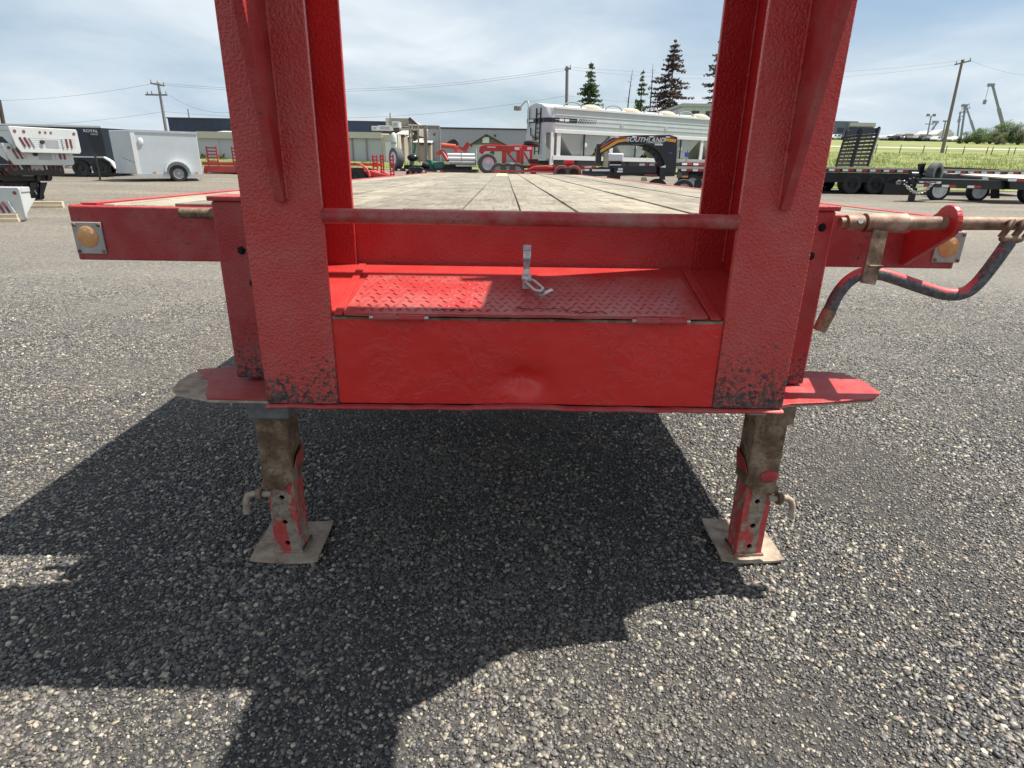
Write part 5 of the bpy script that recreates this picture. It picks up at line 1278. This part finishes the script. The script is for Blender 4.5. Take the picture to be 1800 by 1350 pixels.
    for px in (721, 725, 736, 747, 750, 773):
        MB().cyl((X(px, d) - xa, 0, 0), (X(px, d) - xa, 0, Z(px, 220 if px != 773 else 222, d) - zz), .09, n=8).build('post', 'pole_grey', t, 40)
    for py in (221, 224.5): MB().cyl((X(719, d) - xa, .1, Z(740, py, d) - zz), (X(773, d) - xa, .1, Z(740, py, d) - zz), .10, n=8).build('pipe', 'pole_grey', t, 40)
    bx(t, 'cross_beam', 'cream_wall', X(704, d) - xa, X(738, d) - xa, -.1, .0, Z(720, 227.5, d) - zz, Z(720, 226, d) - zz)
    # long grey building
    d = 70.; xa, xb = X(753, d), X(1010, d); zz = zt(xa, d) - .1; t = thing('long_building', 'long flat roofed grey metal building behind the red machines', 'building', (xa, d, zz)); w = xb - xa
    h = Z(850, 227.5, d) - zz
    bx(t, 'wall', 'grey_wall', 0, w, 0, 18, 0, h); bx(t, 'coping', 'trim_dark', -.05, w + .05, -.08, 18, h + .001, h + .15)
    for k in range(1, 12): bx(t, 'wall_joint', 'pale_wall', w * k / 12, w * k / 12 + .05, -.02, -.001, 0, h)
    for px in (764, 870): MB().cyl((X(px, d) - xa, 0, h - .6), (X(px, d) - xa, -.15, h - .6), .12, n=8).build('wall_lamp', 'trim_dark', t)
    # small gabled houses
    for p0, pk, p1, pyp, pye, d, lab in ((828, 855, 890, 237, 254, 58, 'small house with dark gable and pale window behind the red gooseneck'), (921, 950, 985, 241, 254, 59, 'second dark gabled house half hidden by the grain trailer')):
        xa, xb = X(p0, d), X(p1, d); zz = zt(xa, d); t = thing('gabled_house', lab, 'house', (xa, d, zz), 0, 'small gabled houses'); w = xb - xa; xk = X(pk, d) - xa
        he, hp = Z(p0, pye, d) - zz, Z(p0, pyp, d) - zz
        bx(t, 'wall', 'pale_wall', .1, w - .1, 0, 6, 0, he)
        MB().prism([(.1, 0, he + .002), (w - .1, 0, he + .002), (xk, 0, hp - .1)], (0, 6, 0)).build('gable', 'roof_grey', t)
        for a, b in (((-.1, -.2, he - .1), (xk, -.2, hp)), ((xk, -.2, hp), (w + .1, -.2, he - .1))): MB().bar(Vector(a) + Vector((0, 3.2, .02)), Vector(b) + Vector((0, 3.2, .02)), 6.4, .14, up=(0, 0, 1)).build('roof', 'trim_dark', t)
        bx(t, 'window', 'white_paint', xk - .35, xk + .25, -.04, -.003, he + .15, he + .65)
    # cabin seen over the grain trailer
    d = 60.; xa, xb = X(1194, d), X(1275, d); zz = zt(xa, d); t = thing('site_building', 'pale two storey building showing above the grain trailer', 'building', (xa, d, zz)); w = xb - xa; h = Z(1200, 184, d) - zz
    bx(t, 'wall', 'white_side', 0, w, 0, 8, 0, h - .15); bx(t, 'roof', 'pale_wall', -.2, w + .2, -.3, 8.2, h - .149, h + .1)
    for k in range(4): bx(t, 'window', 'glass_dark', .8 + k * 1.3, 1.5 + k * 1.3, -.04, -.001, h - 1.1, h - .5)
    # rooftop beams of far right: office
    d = 165.; xa, xb = X(1440, d), X(1528, d); zz = zt(xa, d) - .2; t = thing('office_building', 'grey two storey dealership office with pale sign band', 'building', (xa, d, zz)); w = xb - xa
    zA = Z(1490, 213, d) - zz; zB = Z(1490, 217, d) - zz
    bx(t, 'wall', 'office_grey', 0, X(1500, d) - xa, 0, 20, 0, zA); bx(t, 'wing', 'cream_wall', X(1484, d) - xa, w, -.5, 20, 0, zB)
    bx(t, 'parapet', 'roof_cream', X(1484, d) - xa, w, -.8, -.501, Z(1490, 222, d) - zz, zB + .2); bx(t, 'glazing', 'glass_dark', X(1482, d) - xa, w - .5, -.9, -.801, Z(1490, 229, d) - zz, Z(1490, 223.5, d) - zz)
    for px in (1466, 1470, 1474): bx(t, 'window', 'glass_dark', X(px, d) - xa, X(px + 2.6, d) - xa, -.1, -.001, Z(1470, 233, d) - zz, Z(1470, 224.5, d) - zz)
    for px in (1463, 1469): bx(t, 'door', 'white_paint', X(px, d) - xa, X(px + 4, d) - xa, -.1, -.001, 0, Z(1470, 243, d) - zz)
    for p0, p1, pk, py0, pyk, lab, roof, mat in ((1560, 1590, 1575, 240, 236, 'long low pale shed at the right skyline', 'roof_cream', 'pale_wall'), (1570, 1606, 1592, 245, 235, 'tan roofed house with a pointed roof on the right skyline', 'roof_tan', 'cream_wall'), (1604, 1648, 1620, 245, 236, 'wider tan roofed house beside the light mast', 'roof_tan', 'cream_wall'), (1640, 1672, 1655, 236, 227, 'white tiered stand frame near the light mast', 'white_paint', 'white_paint')):
        d = 185.; xa, xb = X(p0, d), X(p1, d); zz = zt(xa, d) - .2; t = thing('distant_house', lab, 'building', (xa, d, zz), 0, 'far buildings on the right'); w = xb - xa; he = max(1., Z(pk, py0, d) - zz); hp = Z(pk, pyk, d) - zz
        bx(t, 'wall', mat, .2, w - .2, 0, 10, 0, he); xk = X(pk, d) - xa
        MB().prism([(0, -.3, he + .01), (w, -.3, he + .01), (xk + w * .18, -.3, hp), (xk - w * .18, -.3, hp)], (0, 10.6, 0)).build('roof', roof, t)
        for k in range(3): bx(t, 'window', 'glass_dark', w * (.2 + .25 * k), w * (.3 + .25 * k), -.06, -.001, he * .35, he * .8)
buildings()
# ================================================================== PARKED CARS FAR RIGHT
def cars():
    prof = [(-2.2, .35), (-2.2, .85), (-1.5, .95), (-.9, 1.45), (.7, 1.47), (1.35, .98), (2.15, .85), (2.2, .35)]
    proto = thing('parked_car', '', 'car'); 
    MB().prism([(x, -.85, z) for x, z in prof], (0, 1.7, 0)).build('body', 'white_paint', proto, bevel=.08)
    MB().prism([(-.85, -.86, 1.0), (-.75, -.86, 1.36), (.6, -.86, 1.38), (1.1, -.86, 1.0)], (0, 1.72, 0)).build('window', 'glass_dark', proto)
    for x in (-1.35, 1.35): MB().cyl((x, -.88, .33), (x, .88, .33), .33, n=12).build('wheel', 'tyre_rubber', proto, 40)
    cols = ['white_paint', 'silver', 'office_grey', 'white_paint', 'navy_wall', 'white_side', 'white_paint', 'black_paint']
    names = {'white_paint': 'white', 'silver': 'silver', 'office_grey': 'grey', 'navy_wall': 'dark blue', 'black_paint': 'black', 'white_side': 'pale grey', 'red_trailer': 'red'}
    seen = {}
    pxs = list(range(1462, 1490, 7)) + list(range(1556, 1690, 8))
    for k, px in enumerate(pxs):
        p = P(px, 248, 158 + (k % 3) * 2.2); c = cols[(k * 5 + k // 4) % 8]
        o = proto if k == 0 else copy_tree(proto)
        o.location = (p.x, p.y, zt(p.x, p.y)); o.rotation_euler = (0, 0, rnd.uniform(-.5, .5) + (math.pi if k % 2 else 0) + .9); o['group'] = 'cars parked along the far edge of the field'
        where = 'in front of the grey office' if px < 1500 else ('right of the raised ramps' if px < 1578 else ('below the first tan roof' if px < 1604 else ('below the wider tan roof' if px < 1630 else ('under the floodlight mast' if px < 1654 else 'right of the leaning power pole'))))
        key = (c, where); seen[key] = seen.get(key, 0) + 1
        o['label'] = '%s%s car parked far off %s' % (('', 'second ', 'third ', 'fourth ')[seen[key] - 1], names[c], where)
        o.scale = (.8, .8, .8)
        for ch in o.children:
            if ch.name.startswith('body'):
                if k: ch.data = ch.data.copy()
                ch.data.materials[0] = M[c]
cars()
# ================================================================== POLES, MASTS, CRANES, WIRES
def poles():
    def pole(px0, py0, px1, py1, d, r0, r1, label, arms, mat='pole_wood'):
        a = P(px0, py0, d); a.z = zt(a.x, a.y) - .2; b = P(px1, py1, d)
        T = thing('power_pole', label, 'power pole', a, 0, 'power poles'); h = b - a
        MB().cyl((0, 0, 0), h, r0, r1, 10).build('pole', mat, T, 40)
        for (qx0, qy0, qx1, qy1, ins) in arms:
            u, v = P(qx0, qy0, d) - a, P(qx1, qy1, d) - a; u.y -= r0 + .12; v.y -= r0 + .12
            cr = MB().bar(u, v, .16, .18).build('crossarm', mat, T)
            for t in ins: 
                q = u.lerp(v, t); MB().cyl(q + Vector((0, 0, .09)), q + Vector((0, 0, .42)), .07, .05, 6).build('insulator', 'pole_grey', cr, 40)
        return T
    pole(294, 240, 278, 145, 82, .22, .15, 'wooden power pole with two crossarms behind the white cargo trailer', [(267.5, 147, 292, 151.5, (.05, .5, .95)), (258.5, 167, 297, 167.5, (.1, .3, .7, .95))], 'pole_grey')
    pole(997, 230, 997, 117, 84, .24, .2, 'bare grey power pole standing above the grain trailer', [(992, 123, 1003, 121, (.2, .9))], 'pole_grey')
    pole(1655, 272, 1692, 105, 96, .26, .17, 'leaning wooden power pole with one crossarm in the green field', [(1675, 114.5, 1703, 107.5, (.08, .55, .95))])
    pole(1688, 250, 1697, 186, 150, .28, .2, 'distant power pole with two crossarms beside the leaning crane', [(1691, 186, 1702, 184.5, (.1, .9)), (1690, 192, 1703, 190, (.1, .9)), (1689.5, 198, 1700, 197, (.1, .9))], 'crane_grey')
    pole(1684, 245, 1688, 196, 200, .3, .22, 'faint far power pole left of the distant pole', [(1684, 199, 1692, 197.5, (.2, .8)), (1683, 206, 1691, 205, (.2, .8))], 'crane_grey')
    pole(7, 238, -2, 175, 60, .2, .16, 'dark pole cut by the left edge of the picture', [], 'trim_dark')
    # light masts
    for px0, py0, px1, py1, d, lab in ((1631, 236, 1637, 203, 180, 'far floodlight mast with two lamp clusters'), (1661, 225, 1662, 213.5, 175, 'short street lamp with flat head on the right skyline')):
        a = P(px0, py0, d); a.z = zt(a.x, a.y); b = P(px1, py1, d); T = thing('light_mast', lab, 'light mast', a, 0)
        MB().cyl((0, 0, 0), b - a, .22, .16, 8).build('mast', 'crane_grey', T, 40)
        top = b - a
        if px0 == 1631:
            for dx in (-.9, .8): MB().cbox(top + Vector((dx, 0, .1)), (.8, .4, .7)).build('lamp_head', 'crane_grey', T, bevel=.05)
            MB().bar(top + Vector((-1.2, 0, -2.2)), top + Vector((1.2, 0, -2.2)), .2, .2).build('platform', 'crane_grey', T)
        else: MB().cbox(top + Vector((0, 0, .1)), (1.3, .5, .35)).build('lamp_head', 'crane_grey', T, bevel=.05)
    # crane booms
    for px0, py0, px1, py1, d, lab, w in ((1762, 216, 1745, 151, 170, 'tall telescopic crane boom rising behind the right trees', .6), (1711, 226, 1698, 187, 190, 'shorter crane boom leaning behind the bushes', .5), (1634, 236, 1647, 216, 190, 'low crane boom raised beside the floodlight mast', .55)):
        a, b = P(px0, py0, d), P(px1, py1, d); base = Vector((a.x, a.y, zt(a.x, a.y))); T = thing('mobile_crane', lab, 'crane', base, 0, 'cranes on the right skyline')
        u, v = a - base, b - base; dr = (u - v).normalized()
        ft = u + dr * max(0, (u.z - 2.0) / max(.2, -dr.z) if dr.z < 0 else 0); 
        MB().bar(ft, v.lerp(ft, .45), w, w).build('boom', 'crane_grey', T); MB().bar(v.lerp(ft, .45), v, w * .7, w * .7).build('boom_tip', 'crane_grey', T)
        MB().cbox(v + Vector((-.5, 0, .2)), (1.6, .6, .7)).build('boom_head', 'crane_grey', T)
        MB().cyl(v + Vector((-1.0, 0, .2)), v + Vector((-1.0, 0, -3.4)), .05, n=5).build('hoist_rope', 'wire_dark', T)
        MB().cbox(v + Vector((-1.0, 0, -3.8)), (.7, .5, 1.1)).build('hook_block', 'crane_grey', T, bevel=.1)
        MB().box(ft.x - 4, ft.x + 4, -1.3, 1.3, .6, 1.7).build('carrier', 'crane_grey', T)
        for q in (-3, -1.5, 1.5, 3): MB().cyl((ft.x + q, -1.35, .6), (ft.x + q, 1.35, .6), .6, n=12).build('wheel', 'tyre_rubber', T, 40)
    # wires
    def wire(p0, d0, p1, d1, sag, lab, r=.013):
        a, b = P(*p0, d0), P(*p1, d1)
        pts = [a.lerp(b, t) - Vector((0, 0, sag * 4 * t * (1 - t))) for t in np.linspace(0, 1, 24)]
        o = MB().tube(pts, r, 5).build('power_line', 'wire_dark', None, 60); tag(o, lab, 'wire', 'overhead wires')
    wire((278, 145), 82, (-120, 174), 95, .9, 'upper overhead wire running left from the double crossarm pole')
    wire((279, 146), 82, (997, 119), 84, 1.5, 'top overhead wire between the double crossarm pole and centre pole')
    wire((288, 150), 82, (1003, 122), 84, 1.5, 'second overhead wire between the double crossarm pole and centre pole')
    wire((288, 196), 82, (-120, 222), 95, .7, 'lower overhead wire running left from the double crossarm pole')
    wire((288, 196), 82, (997, 168), 84, 1.6, 'low overhead wire between the two nearer poles')
    wire((298, 168), 82, (470, 176), 74, 1.6, 'service wire drooping right from the lower crossarm')
    wire((1003, 118), 84, (1692, 106), 96, 1.3, 'overhead wire from the centre pole to the leaning pole')
    wire((998, 122), 84, (1676, 114), 96, 1.5, 'lower overhead wire reaching the leaning pole crossarm')
    wire((997, 168), 84, (1300, 170), 88, .8, 'low overhead wire passing behind the spruces')
    wire((1702, 105), 96, (1900, 128), 110, 1.2, 'overhead wire leaving the leaning pole to the right edge')
    # wire fence across the field
    pts = []
    for px, py in ((1480, 263), (1532, 261.5), (1575, 269), (1620, 267), (1664, 267), (1698, 266), (1743, 265), (1752, 269), (1787, 264), (1797, 268), (1830, 264)):
        d = 92.; p = P(px, py, d); pts.append(Vector((p.x, d + (px - 1650) * .01, zt(p.x, d))))
    base = pts[0].copy(); T = thing('wire_fence', 'thin wire fence with leaning wooden posts across the green field', 'fence', base)
    for p in pts:
        q = p - base; MB().cyl(q - Vector((0, 0, .2)), q + Vector((rnd.uniform(-.08, .12), 0, 1.15)), .075, .06, 7).build('post', 'pole_wood', T, 40)
    for h in (.45, .95): MB().tube([p - base + Vector((0, -.08, h)) for p in pts], .012, 4).build('fence_wire', 'wire_dark', T)
poles()
# ================================================================== TREES
def leaf_quads(m, c, s, up=.3):
    n = Vector((rnd.gauss(0, 1), rnd.gauss(0, 1), rnd.gauss(0, 1) + up)).normalized(); a, b = frame_of(n)
    t = rnd.uniform(0, 6.28); u = a * math.cos(t) + b * math.sin(t); v = n.cross(u)
    m._add([c - u * s, c + v * s * .45, c + u * s, c - v * s * .45], [(0, 1, 2, 3)])
def spruce(px, pytop, d, half_px, label, mat, seed, dense=1., base_py=200):
    global rnd
    keep = rnd; rnd = random.Random(seed)
    top = P(px, pytop, d); z0 = zt(top.x, top.y); Ht = top.z - z0; ppm = 1050 / (.939 * d)
    hb = (P(px, pytop, d) - P(px, base_py, d)).length        # visible height
    Rb = 1.35 * half_px / ppm / (hb / Ht) ** .75
    T = thing('spruce_tree', label, 'tree', (top.x, top.y, z0), 0, 'spruces behind the grain trailer')
    MB().cyl((0, 0, 0), (0, 0, Ht), .16 * Ht / 10, .015, 8).build('trunk', 'bark', T, 40)
    m = MB(); tw = MB(); z = Ht * .12
    while z < Ht * .99:
        f = 1 - z / Ht; R = Rb * (f ** .8) * rnd.uniform(.75, 1.1) + .05
        nb = rnd.randint(4, 6); a0 = rnd.uniform(0, 6.28)
        for k in range(nb):
            if rnd.random() > .80 * dense: continue
            t = a0 + 6.28 * k / nb + rnd.uniform(-.3, .3); r = R * rnd.uniform(.65, 1.12)
            dr = Vector((math.cos(t), math.sin(t), 0)); tip = dr * r + Vector((0, 0, z - r * .28 + r * .10))
            st = Vector((0, 0, z)); md = st.lerp(tip, .55) - Vector((0, 0, r * .09))
            tw.tube([st, md, tip], [.03, .02, .008], 4)
            nl = int(10 + 26 * r)
            for i in range(nl):
                u = (i + rnd.random()) / nl; u = .15 + .85 * u
                c = (st.lerp(md, u / .55) if u < .55 else md.lerp(tip, (u - .55) / .45))
                s = (.12 + .12 * (1 - u) * min(1, r)) * rnd.uniform(.7, 1.4)
                c = c + Vector((rnd.gauss(0, .5), rnd.gauss(0, .5), rnd.gauss(-.35, .4))) * s
                leaf_quads(m, c, s, .2)
        z += Ht * .034 * rnd.uniform(.7, 1.4)
    tw.build('branches', 'bark', T, fix=False); m.build('needles', mat, T, fix=False)
    rnd = keep
spruce(1040, 107, 74, 22, 'narrow green spruce right of the bare grey pole', 'spruce_green', 3, 1.0, 186)
spruce(1131, 121, 76, 13, 'small thin green spruce between two bare trunks', 'spruce_green', 5, .95, 190)
spruce(1188, 68, 72, 40, 'large brownish spruce towering over the grain trailer', 'spruce_brown', 9, 1.05, 196)
spruce(1286, 10, 70, 34, 'brownish spruce half hidden by the right upright', 'spruce_brown', 12, .9, 190)
def snag(px0, py0, px1, py1, d, lab, seed):
    r = random.Random(seed); b = P(px1, py1, d); a = P(px0, py0, d); z0 = zt(a.x, a.y); T = thing('dead_tree', lab, 'tree', (a.x, a.y, z0), 0, 'bare dead trunks')
    Ht = b.z - z0; dx = b.x - a.x
    MB().tube([(0, 0, 0), (dx * .1, 0, Ht * .4), (dx * .45, 0, Ht * .75), (dx, 0, Ht)], [.13, .10, .06, .015], 7).build('trunk', 'bark', T, 60)
    for k in range(22):
        t = .45 + .5 * r.random(); an = r.uniform(0, 6.28); L_ = .9 * (1.1 - t) + .2
        p = Vector((dx * max(0, t - .3), 0, Ht * t)); MB().tube([p, p + Vector((math.cos(an) * L_, math.sin(an) * L_, L_ * .3))], [.018, .005], 4).build('branch', 'bark', T)
snag(1102, 190, 1112, 122, 75, 'bare dead trunk left of the small spruce', 1)
snag(1143, 192, 1148, 111, 75, 'bare dead trunk between small and large spruce', 2)
def broadleaf(px, py_base, py_top, half_px, d, label, mat, seed, n=6000):
    global rnd
    keep = rnd; rnd = random.Random(seed)
    b = P(px, py_base, d); z0 = zt(b.x, b.y); top = P(px, py_top, d); Ht = top.z - z0; R = half_px / (1050 / (.939 * d))
    T = thing('bushy_tree', label, 'tree', (b.x, b.y, z0), 0, 'bushy trees at the right field edge')
    tr = MB()
    cl = []
    for k in range(26):
        a = rnd.uniform(0, 6.28); q = math.sqrt(rnd.random()) * R * .85; zz = Ht * rnd.uniform(.12, .9)
        q *= math.sqrt(max(.1, 1 - ((zz / Ht - .45) / .6) ** 2)); c = Vector((q * math.cos(a), q * math.sin(a), zz)); cl.append((c, Ht * rnd.uniform(.10, .2)))
        tr.tube([(0, 0, 0), (c.x * .35, c.y * .35, c.z * .5), c], [.12, .08, .03], 5)
    tr.build('trunk', 'bark', T, fix=False)
    m = MB()
    for i in range(n):
        c, r = cl[i % len(cl)]
        v = Vector((rnd.gauss(0, 1), rnd.gauss(0, 1), rnd.gauss(0, .8))).normalized() * r * (rnd.random() ** .4) * 1.2
        p = c + v
        if p.z < .1: p.z = rnd.uniform(.1, .6)
        leaf_quads(m, p, Ht * .022 * rnd.uniform(.6, 1.4), .4)
    m.build('crown', mat, T, fix=False); rnd = keep
for px, pt, hp, d, lab, mt, sd in ((1700, 231, 14, 138, 'small pale green bush left of the tree group', 'leaf_green', 21), (1718, 222, 17, 136, 'darker green rounded tree right of the far pole', 'leaf_green', 22), (1740, 219, 18, 140, 'green tree in the middle of the right group', 'leaf_green', 23),
                                  (1764, 212, 20, 137, 'tallest green tree at the crane foot', 'leaf_green', 24), (1752, 230, 17, 133, 'grey green shrub in front of the right trees', 'leaf_grey', 25), (1790, 216, 20, 135, 'grey green tree close to the right edge', 'leaf_grey', 26), (1812, 213, 20, 139, 'green tree cut by the right edge', 'leaf_green', 27), (1687, 240, 9, 136, 'low shrub beside the parked cars', 'leaf_green', 28)):
    broadleaf(px, 250, pt, hp, d, lab, mt, sd)
for px, pt, hp, d, lab, sd in ((357, 268, 12, 60, 'low green shrub between the white cargo trailer and shed', 31), (392, 268, 12, 60, 'low green shrub behind the red ramps', 32)):
    broadleaf(px, 285, pt, hp, d, lab, 'leaf_green', sd, 1200)
# ---------------------------------------------------------------- grass
def grass():
    m = MB(); r = random.Random(4)
    def blades(x, y, h, n, sp):
        z = zt(x, y)
        for _ in range(n):
            a = r.uniform(0, 6.28); bx_ = x + r.gauss(0, sp); by = y + r.gauss(0, sp); w = h * .07; hh = h * r.uniform(.6, 1.2); lx, ly = r.gauss(0, .25) * hh, r.gauss(0, .25) * hh
            u, v = math.cos(a) * w, math.sin(a) * w
            m._add([(bx_ - u, by - v, z - .02), (bx_ + u, by + v, z - .02), (bx_ + lx, by + ly, z + hh)], [(0, 1, 2)])
    for _ in range(5200):
        y = r.uniform(29.5, 62) if r.random() < .75 else r.uniform(62, 92); x = y * r.uniform(.45, 1.1)
        if y < 30 + .03 * x: continue
        blades(x, y, r.uniform(.12, .30) * (1.25 if y > 60 else 1), 7, .3)
    for _ in range(1500):
        y = r.uniform(39.5, 59); x = y * r.uniform(-.65, .25); blades(x, y, r.uniform(.12, .3), 5, .3)
    o = m.build('grass', 'grass_blade', None, fix=False); tag(o, kind='stuff')
grass()
for o in (_white, _red): bpy.data.objects.remove(o)
